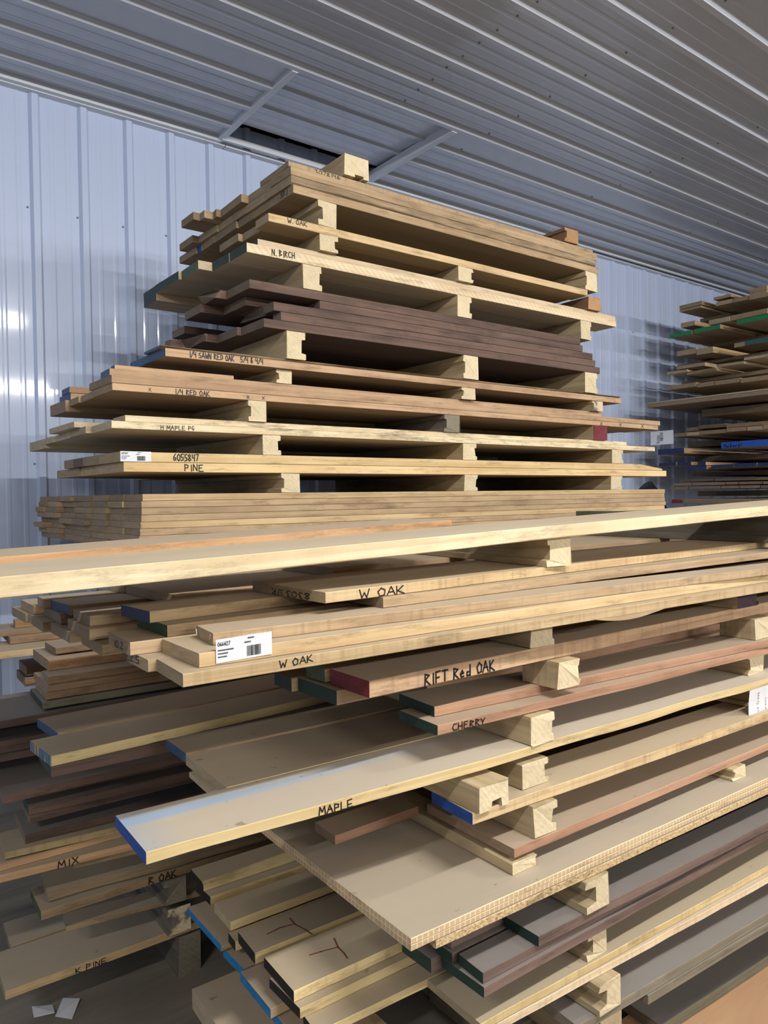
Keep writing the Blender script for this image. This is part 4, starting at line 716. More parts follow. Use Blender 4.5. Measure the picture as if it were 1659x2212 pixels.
('lumber_board', 'red_oak_d', 0.1343, 2.086, 0.48, 2.777, 0.198, 0.0192, 0, 0, '', '', '', 'thin orange-edged board between MIX and the yellow board', 'boards in the lower part of the wall stack', []),
('lumber_board', 'white_oak_d', 0.3465, 2.0914, 0.5046, 2.567, 0.0758, 0.0176, -5.91, 0, '', '', 'edgesaw', 'yellow-edged board second above the MIX board', 'boards in the lower part of the wall stack', []),
('walnut_board', 'walnut', 0.3986, 2.1102, 0.523, 2.506, 0.1794, 0.0232, -3.28, 0, '', '', '', 'walnut board with wide dark front edge above the yellow board', 'boards in the lower part of the wall stack', []),
('walnut_board', 'walnut', 0.4072, 2.1052, 0.596, 2.496, 0.0751, 0.0232, -2.87, 0, 'dark_green', '', '', 'walnut board with dark green end, in shade by MAPLE end', 'boards in the lower part of the wall stack', []),
('walnut_board', 'walnut', 0.4117, 2.1103, 0.573, 2.488, 0.118, 0.0212, 0, 0, '', '', '', 'walnut board beneath the dark green ended one', 'boards in the lower part of the wall stack', []),
('walnut_board', 'walnut', 0.4302, 2.1552, 0.621, 2.472, 0.118, 0.0232, -2.46, 0, '', '', '', 'walnut board above the dark green ended one', 'boards in the lower part of the wall stack', []),
('walnut_board', 'walnut', 0.3469, 2.0929, 0.646, 2.555, 0.298, 0.0232, 0, 0, '', '', '', 'broad dark board at the left edge with smooth top', 'boards in the lower part of the wall stack', []),
('lumber_board', 'walnut_l', 0.1712, 2.2743, 0.7, 2.731, 0.198, 0.0192, -2.48, 0, '', '', '', 'dim board low at the left edge, lowest of three dusty tops', 'boards in the lower part of the wall stack', []),
('lumber_board', 'walnut_l', 0.1731, 2.2833, 0.72, 2.728, 0.248, 0.0192, -2, 0, '', '', '', 'dim board at the left edge below the smooth dusty top', 'boards in the lower part of the wall stack', []),
('lumber_board', 'walnut_l', 0.1714, 2.2704, 0.74, 2.731, 0.298, 0.0192, -2.63, 0, '', '', '', 'dim wide dusty board at the left edge beneath blue-ended board', 'boards in the lower part of the wall stack', []),
('lumber_board', 'walnut_l', 0.1695, 2.2515, 0.798, 2.732, 0.298, 0.0212, -2, 0, '', '', '', 'dim grey board at left edge, uppermost of the shaded ones', 'boards in the lower part of the wall stack', []),
('lumber_board', 'brown', 0.4927, 2.2703, 0.8495, 2.408, 0.1582, 0.0217, -1, 0, '', '', '', 'lowest brown board of the cluster left of the front stack', 'brown boards left of the front stack', []),
('lumber_board', 'brown', 0.4952, 2.2683, 0.872, 2.405, 0.1894, 0.0217, -1, 0, '', '', '', 'second brown board from the bottom, left cluster', 'brown boards left of the front stack', []),
('lumber_board', 'brown', 0.496, 2.2603, 0.895, 2.404, 0.0966, 0.0217, -1, 0, '', '', '', 'brown board with a small face, third up in left cluster', 'brown boards left of the front stack', []),
('lumber_board', 'orange', 0.5153, 2.3365, 0.9175, 2.385, 0.2121, 0.0312, -1, 0, '', '', '', 'orange-brown board, largest of the left cluster', 'brown boards left of the front stack', []),
('lumber_board', 'brown', 0.5463, 2.3814, 0.9545, 2.354, 0.1252, 0.0192, -1, 0, '', '', '', 'brown board behind and above the orange-brown one', 'brown boards left of the front stack', []),
('lumber_board', 'brown', 0.531, 2.75, 0.7862, 1.869, 0.1641, 0.0292, -1, 0, '', '', '', 'short brown end at the lower left of the cluster', 'brown boards left of the front stack', []),
('lumber_board', 'brown', 0.537, 2.75, 0.8215, 1.863, 0.153, 0.0292, -1, 0, '', '', '', 'short brown end, above the lower left one', 'brown boards left of the front stack', []),
('lumber_board', 'white_oak', 0.1398, 2.65, 0.912, 1.0, 0.198, 0.0232, -3, 0, '', '', '', 'pale long board running in from the left frame edge', 'brown boards left of the front stack', []),
('lumber_board', 'brown', 0.1661, 2.8, 0.9582, 2.236, 0.198, 0.014, -2.43, 0, '', '', '', 'dim brown board above the pale long one at left edge', 'brown boards left of the front stack', []),
('lumber_board', 'brown', 0.4877, 2.75, 0.9366, 1.913, 0.198, 0.0212, -2, 0, '', '', '', 'thin brown board just above the pale long one', 'brown boards left of the front stack', []),
('lumber_board', 'orange', 0.5226, 2.85, 0.9726, 1.678, 0.0582, 0.0249, -1, 0, '', '', '', 'short orange-brown end at the top of the left cluster', 'brown boards left of the front stack', []),
('lumber_board', 'moss', 0.4794, 2.2588, 0.8275, 2.121, 0.1942, 0.0192, -1, 0, 'dark_green', '', '', 'black-green ended strip under the brown cluster', 'brown boards left of the front stack', []),
('lumber_board', 'oak', 5.75, 2.7986, 2.9416, 2.4, 0.1314, 0.031, 0, 0, '', '', '', 'brown board at the very top of the far right stack, first from the left', 'boards of the far right stack', []),
('lumber_board', 'oak', 5.75, 3.0797, 2.9503, 2.4, 0.1399, 0.0225, 0, 0, '', '', '', 'brown board in the second layer of the far right stack, first from the left', 'boards of the far right stack', []),
('lumber_board', 'oak', 5.75, 2.801, 2.9211, 2.4, 0.1291, 0.0192, 0, 0, '', '', '', 'brown board in the second layer of the far right stack, second from the left', 'boards of the far right stack', []),
('lumber_board', 'oak', 5.75, 3.3227, 2.9392, 2.4, 0.1996, 0.031, 0, 0, '', '', '', 'brown board in the third layer of the far right stack, first from the left', 'boards of the far right stack', []),
('lumber_board', 'oak', 5.75, 3.0649, 2.8996, 2.4, 0.1368, 0.031, 0, 0, '', '', '', 'brown board in the third layer of the far right stack, second from the left', 'boards of the far right stack', []),
('lumber_board', 'oak', 5.75, 2.9365, 2.8976, 2.4, 0.122, 0.031, 0, 0, '', '', '', 'brown board in the third layer of the far right stack, third from the left', 'boards of the far right stack', []),
('lumber_board', 'oak', 5.75, 2.7713, 2.8897, 2.4, 0.1588, 0.031, 0, 0, '', '', '', 'brown board in the third layer of the far right stack, fourth from the left', 'boards of the far right stack', []),
('lumber_board', 'oak', 5.77, 3.3424, 2.9222, 2.4, 0.1923, 0.0166, 0, 0, '', '', '', 'brown board in the fourth layer of the far right stack, first from the left', 'boards of the far right stack', []),
('lumber_board', 'oak', 6.15, 3.2996, 2.8978, 2.4, 0.2707, 0.024, 0, 0, '', '', '', 'greyish board in the fifth layer of the far right stack, first from the left', 'boards of the far right stack', []),
('lumber_board', 'oak', 6.15, 2.9642, 2.931, 2.4, 0.3313, 0.0189, 0, 0, '', '', '', 'greyish board in the fifth layer of the far right stack, second from the left', 'boards of the far right stack', []),
('lumber_board', 'oak', 5.75, 3.3846, 2.7833, 2.4, 0.1244, 0.039, 0, 0, '', '', '', 'brown board in the sixth layer of the far right stack, first from the left', 'boards of the far right stack', []),
('lumber_board', 'birch', 5.75, 3.09, 2.7603, 2.4, 0.1742, 0.039, 0, 0, '', '', '', 'brown board in the sixth layer of the far right stack, second from the left', 'boards of the far right stack', []),
('lumber_board', 'red_oak', 5.75, 2.7943, 2.7612, 2.4, 0.2893, 0.039, 0, 0, '', '', '', 'brown board in the sixth layer of the far right stack, third from the left', 'boards of the far right stack', []),
('lumber_board', 'oak', 5.7, 3.3822, 2.7053, 2.4, 0.1971, 0.0315, 0, 0, 'bright_green', '', '', 'board with bright green end in the far right stack, first from the left', 'boards of the far right stack', []),
('lumber_board', 'oak', 5.7, 3.1405, 2.7053, 2.4, 0.219, 0.0333, 0, 0, 'bright_green', '', '', 'board with bright green end in the far right stack, second from the left', 'boards of the far right stack', []),
('lumber_board', 'oak', 5.7, 2.7474, 2.7111, 2.4, 0.2605, 0.034, 0, 0, 'bright_green', '', '', 'board with bright green end in the far right stack, third from the left', 'boards of the far right stack', []),
('lumber_board', 'red_oak', 5.85, 3.4334, 2.5716, 2.4, 0.1718, 0.044, 0, 0, '', '', '', 'board below the green-ended layer of far right stack, first from the left', 'boards of the far right stack', []),
('lumber_board', 'white_oak', 5.85, 3.2836, 2.5549, 2.4, 0.1432, 0.049, 0, 0, '', '', '', 'board below the green-ended layer of far right stack, second from the left', 'boards of the far right stack', []),
('lumber_board', 'oak', 5.85, 3.02, 2.5641, 2.4, 0.0877, 0.034, 0, 0, '', '', '', 'board below the green-ended layer of far right stack, third from the left', 'boards of the far right stack', []),
('lumber_board', 'oak', 5.85, 2.82, 2.5663, 2.4, 0.196, 0.034, 0, 0, 'teal', '', '', 'board below the green-ended layer of far right stack, fourth from the left', 'boards of the far right stack', []),
('lumber_board', 'oak', 6.25, 3.0128, 2.6759, 2.4, 0.4969, 0.029, 0, 0, '', '', '', 'long shaded board behind the teal-ended one, first from the left', 'boards of the far right stack', []),
('lumber_board', 'oak', 5.65, 3.2538, 2.4246, 2.4, 0.2286, 0.029, 0, 0, '', '', 'split', 'rough board in the splintered layer of far right stack, first from the left', 'boards of the far right stack', []),
('lumber_board', 'oak', 6.15, 2.9647, 2.5221, 2.4, 0.8292, 0.029, 0, 0, '', '', 'split', 'rough board in the splintered layer of far right stack, second from the left', 'boards of the far right stack', []),
('lumber_board', 'birch', 5.65, 3.4021, 2.3978, 2.4, 0.1725, 0.021, 0, 0, '', '', 'split', 'splintered pale slat in the far right stack, first from the left', 'boards of the far right stack', []),
('lumber_board', 'birch', 5.65, 3.1516, 2.372, 2.4, 0.2466, 0.021, 0, 0, '', '', 'split', 'splintered pale slat in the far right stack, second from the left', 'boards of the far right stack', []),
('lumber_board', 'birch', 5.65, 2.936, 2.3958, 2.4, 0.2116, 0.021, 0, 0, '', '', 'split', 'splintered pale slat in the far right stack, third from the left', 'boards of the far right stack', []),
('lumber_board', 'birch', 5.65, 2.7237, 2.4187, 2.4, 0.2035, 0.021, 0, 0, '', '', 'split', 'splintered pale slat in the far right stack, fourth from the left', 'boards of the far right stack', []),
('lumber_board', 'oak', 5.9, 2.8444, 2.3347, 2.4, 0.7498, 0.029, 0, 0, '', '', '', 'brown board below the splintered slats, first from the left', 'boards of the far right stack', []),
('lumber_board', 'oak', 5.7, 3.3464, 2.2738, 2.4, 0.2605, 0.034, 0, 0, '', '', '', 'brown board in the layer above the plywood sheets, first from the left', 'boards of the far right stack', []),
('lumber_board', 'oak', 5.7, 3.19, 2.2644, 2.4, 0.1498, 0.034, 0, 0, '', '', '', 'brown board in the layer above the plywood sheets, second from the left', 'boards of the far right stack', []),
('lumber_board', 'oak', 5.7, 2.9815, 2.2623, 2.4, 0.202, 0.034, 0, 0, '', '', '', 'brown board in the layer above the plywood sheets, third from the left', 'boards of the far right stack', []),
('lumber_board', 'oak', 5.7, 2.7481, 2.254, 2.4, 0.2246, 0.034, 0, 0, '', '', '', 'brown board in the layer above the plywood sheets, fourth from the left', 'boards of the far right stack', []),
('plywood_sheet', 'birch', 5.55, 2.6821, 2.1565, 2.4, 1.0091, 0.011, 0, 0, '', '', '', 'upper plywood sheet jutting out of the far right stack, first from the left', 'boards of the far right stack', []),
('plywood_sheet', 'brown', 5.54, 2.6773, 2.1237, 2.4, 1.011, 0.029, 0, 0, '', '', '', 'lower plywood sheet jutting out of the far right stack, first from the left', 'boards of the far right stack', []),
('lumber_board', 'oak', 5.95, 3.1056, 2.0479, 2.4, 0.3377, 0.059, 0, 0, '', '', '', 'timber-thick board under the plywood sheets, first from the left', 'boards of the far right stack', []),
('lumber_board', 'oak', 5.95, 2.8636, 2.0446, 2.4, 0.238, 0.059, 0, 0, '', '', '', 'timber-thick board under the plywood sheets, second from the left', 'boards of the far right stack', []),
('lumber_board', 'brown', 5.85, 3.4175, 1.9273, 2.4, 0.1087, 0.029, 0, 0, '', '', '', 'rough brown board above the mixed layer, first from the left', 'boards of the far right stack', []),
('lumber_board', 'brown', 5.85, 3.182, 1.9388, 2.4, 0.2315, 0.029, 0, 0, '', '', '', 'rough brown board above the mixed layer, second from the left', 'boards of the far right stack', []),
('lumber_board', 'brown', 5.85, 2.8157, 1.9287, 2.4, 0.3558, 0.029, 0, 0, '', '', '', 'rough brown board above the mixed layer, third from the left', 'boards of the far right stack', []),
('lumber_board', 'orange', 5.65, 3.4097, 1.8715, 2.4, 0.108, 0.029, 0, 0, '', '', '', 'board end in the mixed orange and pale layer, first from the left', 'boards of the far right stack', []),
('lumber_board', 'birch', 5.65, 3.2941, 1.8724, 2.4, 0.1081, 0.029, 0, 0, '', '', '', 'board end in the mixed orange and pale layer, second from the left', 'boards of the far right stack', []),
('lumber_board', 'orange', 5.65, 3.067, 1.8748, 2.4, 0.2232, 0.029, 0, 0, '', '', '', 'board end in the mixed orange and pale layer, third from the left', 'boards of the far right stack', []),
('lumber_board', 'orange', 5.65, 2.907, 1.8793, 2.4, 0.1529, 0.029, 0, 0, '', '', '', 'board end in the mixed orange and pale layer, fourth from the left', 'boards of the far right stack', []),
('lumber_board', 'birch', 5.65, 2.7828, 1.8781, 2.4, 0.1172, 0.029, 0, 0, '', '', '', 'board end in the mixed orange and pale layer, fifth from the left', 'boards of the far right stack', []),
('lumber_board', 'red_oak', 5.65, 2.691, 1.8809, 2.4, 0.0849, 0.029, 0, 0, '', '', '', 'board end in the mixed orange and pale layer, sixth from the left', 'boards of the far right stack', []),
('lumber_board', 'brown', 6.15, 3.387, 1.8105, 2.4, 0.2983, 0.049, 0, 0, '', '', '', 'shaded brown board left behind the bright blue one, first from the left', 'boards of the far right stack', []),
('lumber_board', 'oak', 5.65, 2.9496, 1.7526, 2.4, 0.158, 0.049, 0, 0, 'bright_blue', '', '', 'bright blue ended board with black lettering, far right stack', 'boards of the far right stack', [('Hickory', 'E', 0.1336, 0.0051, -0.1335, 0.0023, 0.029, 0, 'ink')]),
('lumber_board', 'oak', 5.65, 2.6911, 1.7534, 2.4, 0.2514, 0.049, 0, 0, 'bright_blue', '', '', 'bright blue ended board reaching the right frame edge', 'boards of the far right stack', []),
('lumber_board', 'oak', 5.6, 3.3937, 1.7296, 2.4, 0.2369, 0.044, 0, 0, 'navy', '', '', 'board with dark blue end and small lettering on its side', 'boards of the far right stack', []),
('lumber_board', 'brown', 6.05, 2.9123, 1.6755, 2.4, 0.6552, 0.044, 0, 0, '', '', '', 'shaded timber under the bright blue boards, first from the left', 'boards of the far right stack', []),
('lumber_board', 'oak', 5.65, 3.4945, 1.6347, 2.4, 0.1618, 0.027, 0, 0, 'navy', '', '', 'navy-ended board in the upper navy layer, first from the left', 'boards of the far right stack', []),
('lumber_board', 'oak', 5.65, 3.3627, 1.633, 2.4, 0.1208, 0.027, 0, 0, 'navy', '', '', 'navy-ended board in the upper navy layer, second from the left', 'boards of the far right stack', []),
('lumber_board', 'oak', 5.65, 3.2353, 1.628, 2.4, 0.0692, 0.027, 0, 0, 'navy', '', '', 'navy-ended board in the upper navy layer, third from the left', 'boards of the far right stack', []),
('lumber_board', 'oak', 5.65, 3.2288, 1.5954, 2.4, 0.178, 0.027, 0, 0, 'navy', '', '', 'navy-ended board in the lower navy layer, first from the left', 'boards of the far right stack', []),
('lumber_board', 'oak', 5.65, 3.0053, 1.6005, 2.4, 0.1867, 0.027, 0, 0, 'navy', '', '', 'navy-ended board in the lower navy layer, second from the left', 'boards of the far right stack', []),
('lumber_board', 'oak', 5.65, 2.8271, 1.6034, 2.4, 0.1711, 0.027, 0, 0, 'navy', '', '', 'navy-ended board in the lower navy layer, third from the left', 'boards of the far right stack', []),
('lumber_board', 'oak', 5.65, 2.6914, 1.6026, 2.4, 0.1288, 0.027, 0, 0, 'navy', '', '', 'navy-ended board in the lower navy layer, fourth from the left', 'boards of the far right stack', []),
('lumber_board', 'oak', 6.05, 2.9124, 1.5496, 2.4, 0.6628, 0.034, 0, 0, '', '', '', 'shaded grey board above the brown layers, first from the left', 'boards of the far right stack', []),
('lumber_board', 'redbrown', 5.75, 3.2265, 1.5008, 2.4, 0.2978, 0.021, 0, 0, '', '', '', 'reddish board in the top of three reddish layers, first from the left', 'boards of the far right stack', []),
('lumber_board', 'redbrown', 5.75, 2.7681, 1.5001, 2.4, 0.4478, 0.021, 0, 0, '', '', '', 'reddish board in the top of three reddish layers, second from the left', 'boards of the far right stack', []),
('lumber_board', 'redbrown', 5.7, 3.3862, 1.4692, 2.4, 0.1646, 0.021, 0, 0, '', '', '', 'reddish board in the middle of three reddish layers, first from the left', 'boards of the far right stack', []),
('lumber_board', 'redbrown', 5.7, 3.1017, 1.469, 2.4, 0.2771, 0.021, 0, 0, '', '', '', 'reddish board in the middle of three reddish layers, second from the left', 'boards of the far right stack', []),
('lumber_board', 'redbrown', 5.7, 3.0012, 1.4695, 2.4, 0.0934, 0.021, 0, 0, '', '', '', 'reddish board in the middle of three reddish layers, third from the left', 'boards of the far right stack', []),
('lumber_board', 'redbrown', 5.7, 2.814, 1.4692, 2.4, 0.1801, 0.021, 0, 0, '', '', '', 'reddish board in the middle of three reddish layers, fourth from the left', 'boards of the far right stack', []),
('lumber_board', 'redbrown', 5.7, 2.7154, 1.4674, 2.4, 0.0887, 0.021, 0, 0, '', '', '', 'reddish board in the middle of three reddish layers, fifth from the left', 'boards of the far right stack', []),
('lumber_board', 'redbrown', 5.7, 3.4174, 1.4374, 2.4, 0.1623, 0.021, 0, 0, '', '', '', 'reddish board in the bottom of three reddish layers, first from the left', 'boards of the far right stack', []),
('lumber_board', 'redbrown', 5.7, 3.1435, 1.4383, 2.4, 0.2665, 0.021, 0, 0, '', '', '', 'reddish board in the bottom of three reddish layers, second from the left', 'boards of the far right stack', []),
('lumber_board', 'redbrown', 5.7, 2.9889, 1.4392, 2.4, 0.1474, 0.021, 0, 0, '', '', '', 'reddish board in the bottom of three reddish layers, third from the left', 'boards of the far right stack', []),
('lumber_board', 'redbrown', 5.7, 2.8317, 1.4394, 2.4, 0.1501, 0.021, 0, 0, '', '', '', 'reddish board in the bottom of three reddish layers, fourth from the left', 'boards of the far right stack', []),
('lumber_board', 'redbrown', 5.7, 2.7154, 1.4383, 2.4, 0.1094, 0.021, 0, 0, '', '', '', 'reddish board in the bottom of three reddish layers, fifth from the left', 'boards of the far right stack', []),
('lumber_board', 'brown', 6.05, 2.9127, 1.3777, 2.4, 0.6234, 0.044, 0, 0, '', '', '', 'shaded timber near the base of far right stack, first from the left', 'boards of the far right stack', []),
('lumber_board', 'brown', 5.45, 3.318, 1.327, 2.4, 0.0913, 0.029, 0, 0, 'dark_red', '', '', 'dark red ended board beside the oak block', 'boards of the far right stack', []),
('lumber_board', 'brown', 5.45, 2.7994, 1.3274, 2.4, 0.5112, 0.029, 0, 0, '', '', '', 'shaded board at the base of far right stack, second from the left', 'boards of the far right stack', []),
('lumber_board', 'oak', 5.45, 2.5964, 1.3289, 2.4, 0.1961, 0.029, 0, 0, '', '', '', 'shaded board at the base of far right stack, third from the left', 'boards of the far right stack', []),
('lumber_board', 'oak', 1.0365, 1.602, 1.215, 2.1, 0.2346, 0.0212, 3.38, 0, '', '', '', 'dusty board first back behind the 8303.UR board', 'dusty boards behind the front edge of the front stack', []),
('lumber_board', 'oak', 1.039, 1.8396, 1.215, 2.1, 0.2045, 0.0212, 3.38, 0, '', '', '', 'dusty board second back behind the 8303.UR board', 'dusty boards behind the front edge of the front stack', []),
('lumber_board', 'oak', 1.1318, 1.9187, 1.193, 2.0, 0.1303, 0.0212, 4, 0, '', '', '', 'dusty board third back behind the oak board under the word OAK', 'dusty boards behind the front edge of the front stack', []),
('lumber_board', 'oak', 1.0014, 1.4702, 1.1711, 2.1, 0.2164, 0.0211, 2.5, 0, '', '', '', 'dusty board first back behind the stapled-end board', 'dusty boards behind the front edge of the front stack', []),
('lumber_board', 'oak', 1.011, 1.9266, 1.1711, 2.1, 0.1224, 0.0211, 2.5, 0, '', '', '', 'dusty board third back behind the stapled-end board', 'dusty boards behind the front edge of the front stack', []),
('lumber_board', 'oak', 0.9315, 1.462, 1.1491, 2.1, 0.2327, 0.0216, 0, 0, '', '', '', 'dusty board first back behind the 10.2 board', 'dusty boards behind the front edge of the front stack', []),
('lumber_board', 'oak', 0.9236, 1.6977, 1.1491, 2.1, 0.1973, 0.0216, 0, 0, '', '', '', 'dusty board second back behind the 10.2 board', 'dusty boards behind the front edge of the front stack', []),
('lumber_board', 'oak', 0.9027, 1.898, 1.1491, 2.1, 0.151, 0.0216, 0, 0, '', '', '', 'dusty board third back behind the 10.2 board', 'dusty boards behind the front edge of the front stack', []),
('lumber_board', 'oak', 1.0159, 1.3574, 1.126, 2.1, 0.1669, 0.0212, 0, 0, '', '', '', 'dusty board first back behind the 5777 board', 'dusty boards behind the front edge of the front stack', []),
('lumber_board', 'oak', 1.0097, 1.583, 1.126, 2.1, 0.1493, 0.0212, 0, 0, '', '', '', 'dusty board second back behind the 5777 board', 'dusty boards behind the front edge of the front stack', []),
('lumber_board', 'oak', 1.0233, 1.76, 1.126, 2.1, 0.1723, 0.0212, 0, 0, '', '', '', 'dusty board third back behind the 5777 board', 'dusty boards behind the front edge of the front stack', []),
('lumber_board', 'oak', 1.0119, 1.452, 1.038, 2.1, 0.2275, 0.0292, 0, 0, '', '', '', 'dusty board first back behind the RIFT board', 'dusty boards behind the front edge of the front stack', []),
('lumber_board', 'oak', 1.0, 1.6825, 1.038, 2.1, 0.2447, 0.0292, 0, 0, '', '', '', 'dusty board second back behind the RIFT board', 'dusty boards behind the front edge of the front stack', []),
('lumber_board', 'oak', 1.0139, 1.9301, 1.038, 2.1, 0.1189, 0.0292, 0, 0, '', '', '', 'dusty board third back behind the RIFT board', 'dusty boards behind the front edge of the front stack', []),
('lumber_board', 'cherry', 1.1258, 1.342, 0.9475, 1.98, 0.2176, 0.0217, 0, 0, '', '', '', 'dusty board first back behind the green-ended board above CHERRY', 'dusty boards behind the front edge of the front stack', []),
('lumber_board', 'cherry', 1.1387, 1.5626, 0.9475, 1.98, 0.2407, 0.0217, 0, 0, '', '', '', 'dusty board second back behind the green-ended board above CHERRY', 'dusty boards behind the front edge of the front stack', []),
('lumber_board', 'cherry', 1.1507, 1.8063, 0.9475, 1.98, 0.197, 0.0217, 0, 0, '', '', '', 'dusty board third back behind the green-ended board above CHERRY', 'dusty boards behind the front edge of the front stack', []),
('lumber_board', 'cherry', 1.137, 1.322, 0.925, 1.98, 0.225, 0.0217, 0, 0, '', '', '', 'dusty board first back behind the CHERRY board', 'dusty boards behind the front edge of the front stack', []),
('lumber_board', 'cherry', 1.1679, 1.55, 0.925, 1.98, 0.2269, 0.0217, 0, 0, '', '', '', 'dusty board second back behind the CHERRY board', 'dusty boards behind the front edge of the front stack', []),
('lumber_board', 'cherry', 1.141, 1.7799, 0.925, 1.98, 0.24, 0.0217, 0, 0, '', '', '', 'dusty board third back behind the CHERRY board', 'dusty boards behind the front edge of the front stack', []),
('lumber_board', 'white_oak', 1.2821, 1.302, 0.7455, 1.85, 0.2397, 0.0237, 0, 0, '', '', '', 'dusty board first back behind the deep blue ended board', 'dusty boards behind the front edge of the front stack', []),
('lumber_board', 'white_oak', 1.2571, 1.5447, 0.7455, 1.85, 0.2153, 0.0237, 0, 0, '', '', '', 'dusty board second back behind the deep blue ended board', 'dusty boards behind the front edge of the front stack', []),
('lumber_board', 'white_oak', 1.2782, 1.763, 0.7455, 1.85, 0.2278, 0.0237, 0, 0, '', '', '', 'dusty board third back behind the deep blue ended board', 'dusty boards behind the front edge of the front stack', []),
('lumber_board', 'white_oak', 1.2984, 1.9938, 0.7455, 1.85, 0.0552, 0.0237, 0, 0, '', '', '', 'dusty board fourth back behind the deep blue ended board', 'dusty boards behind the front edge of the front stack', []),
('lumber_board', 'cherry', 1.2676, 1.562, 0.6535, 1.85, 0.2285, 0.0207, 0, 0, '', '', '', 'dusty board first back behind the wide red-brown board', 'dusty boards behind the front edge of the front stack', []),
('lumber_board', 'cherry', 1.25, 1.7935, 0.6535, 1.85, 0.2441, 0.0207, 0, 0, '', '', '', 'dusty board second back behind the wide red-brown board', 'dusty boards behind the front edge of the front stack', []),
('walnut_board', 'walnut_l', 1.3283, 1.302, 0.482, 1.8, 0.2009, 0.0222, 0, 0, '', '', '', 'dusty board first back behind the upper right walnut board', 'dusty boards behind the front edge of the front stack', []),
('walnut_board', 'walnut_l', 1.307, 1.5059, 0.482, 1.8, 0.2288, 0.0222, 0, 0, '', '', '', 'dusty board second back behind the upper right walnut board', 'dusty boards behind the front edge of the front stack', []),
('walnut_board', 'walnut_l', 1.3446, 1.7378, 0.482, 1.8, 0.2296, 0.0222, 0, 0, '', '', '', 'dusty board third back behind the upper right walnut board', 'dusty boards behind the front edge of the front stack', []),
('walnut_board', 'walnut_l', 1.3216, 1.9704, 0.482, 1.8, 0.0786, 0.0222, 0, 0, '', '', '', 'dusty board fourth back behind the upper right walnut board', 'dusty boards behind the front edge of the front stack', []),
('walnut_board', 'walnut_l', 1.2146, 1.452, 0.4375, 1.9, 0.2074, 0.0212, 0, 0, '', '', '', 'dusty board first back behind the lowest walnut board', 'dusty boards behind the front edge of the front stack', []),
('walnut_board', 'walnut_l', 1.219, 1.6624, 0.4375, 1.9, 0.2485, 0.0212, 0, 0, '', '', '', 'dusty board second back behind the lowest walnut board', 'dusty boards behind the front edge of the front stack', []),
('walnut_board', 'walnut_l', 1.2457, 1.9139, 0.4375, 1.9, 0.1351, 0.0212, 0, 0, '', '', '', 'dusty board third back behind the lowest walnut board', 'dusty boards behind the front edge of the front stack', []),
('lumber_board', 'birch', 1.313, 1.262, 0.331, 1.8, 0.2278, 0.0172, 0, 0, '', '', '', 'dusty board first back behind the yellow-edged board', 'dusty boards behind the front edge of the front stack', []),
('lumber_board', 'birch', 1.3248, 1.5307, 0.331, 1.8, 0.2111, 0.0172, -1, 0, '', '', '', 'dusty board second back behind the yellow-edged board', 'dusty boards behind the front edge of the front stack', []),
('lumber_board', 'birch', 1.316, 1.7447, 0.331, 1.8, 0.2179, 0.0172, 0, 0, '', '', '', 'dusty board third back behind the yellow-edged board', 'dusty boards behind the front edge of the front stack', []),
('lumber_board', 'birch', 1.3246, 1.9656, 0.331, 1.8, 0.0834, 0.0172, 0, 0, '', '', '', 'dusty board fourth back behind the yellow-edged board', 'dusty boards behind the front edge of the front stack', []),
('lumber_board', 'grey', 1.2738, 1.222, 0.239, 1.85, 0.2108, 0.0232, 0, 0, '', '', '', 'dusty board first back behind the dusty grey board', 'dusty boards behind the front edge of the front stack', []),
('lumber_board', 'grey', 1.2811, 1.4358, 0.239, 1.85, 0.2017, 0.0232, 0, 0, '', '', '', 'dusty board second back behind the dusty grey board', 'dusty boards behind the front edge of the front stack', []),
('lumber_board', 'grey', 1.2647, 1.6405, 0.239, 1.85, 0.2194, 0.0232, 0, 0, '', '', '', 'dusty board third back behind the dusty grey board', 'dusty boards behind the front edge of the front stack', []),
('lumber_board', 'grey', 1.2913, 1.8628, 0.239, 1.85, 0.1862, 0.0232, 0, 0, '', '', '', 'dusty board fourth back behind the dusty grey board', 'dusty boards behind the front edge of the front stack', []),
('lumber_board', 'grey', 1.2766, 1.222, 0.215, 1.85, 0.1957, 0.0232, 0, 0, '', '', '', 'dusty board first back behind the tucked grey board', 'dusty boards behind the front edge of the front stack', []),
('lumber_board', 'grey', 1.2968, 1.4207, 0.215, 1.85, 0.2101, 0.0232, 0, 0, '', '', '', 'dusty board second back behind the tucked grey board', 'dusty boards behind the front edge of the front stack', []),
('lumber_board', 'grey', 1.2623, 1.7084, 0.215, 1.85, 0.1634, 0.0232, 0, 0, '', '', '', 'dusty board third back behind the tucked grey board', 'dusty boards behind the front edge of the front stack', []),
('lumber_board', 'grey', 1.2577, 1.8748, 0.215, 1.85, 0.1742, 0.0232, 0, 0, '', '', '', 'dusty board fourth back behind the tucked grey board', 'dusty boards behind the front edge of the front stack', []),
('lumber_board', 'moss', 1.3147, 1.322, 0.012, 1.8, 0.2494, 0.0292, 0, 0, '', '', '', 'dusty board first back behind the thick greenish floor board', 'dusty boards behind the front edge of the front stack', []),
('lumber_board', 'moss', 1.3237, 1.5744, 0.012, 1.8, 0.2284, 0.0292, 0, 0, '', '', '', 'dusty board second back behind the thick greenish floor board', 'dusty boards behind the front edge of the front stack', []),
('lumber_board', 'moss', 1.3302, 1.8058, 0.012, 1.8, 0.2305, 0.0292, 0, 0, '', '', '', 'dusty board third back behind the thick greenish floor board', 'dusty boards behind the front edge of the front stack', [])]
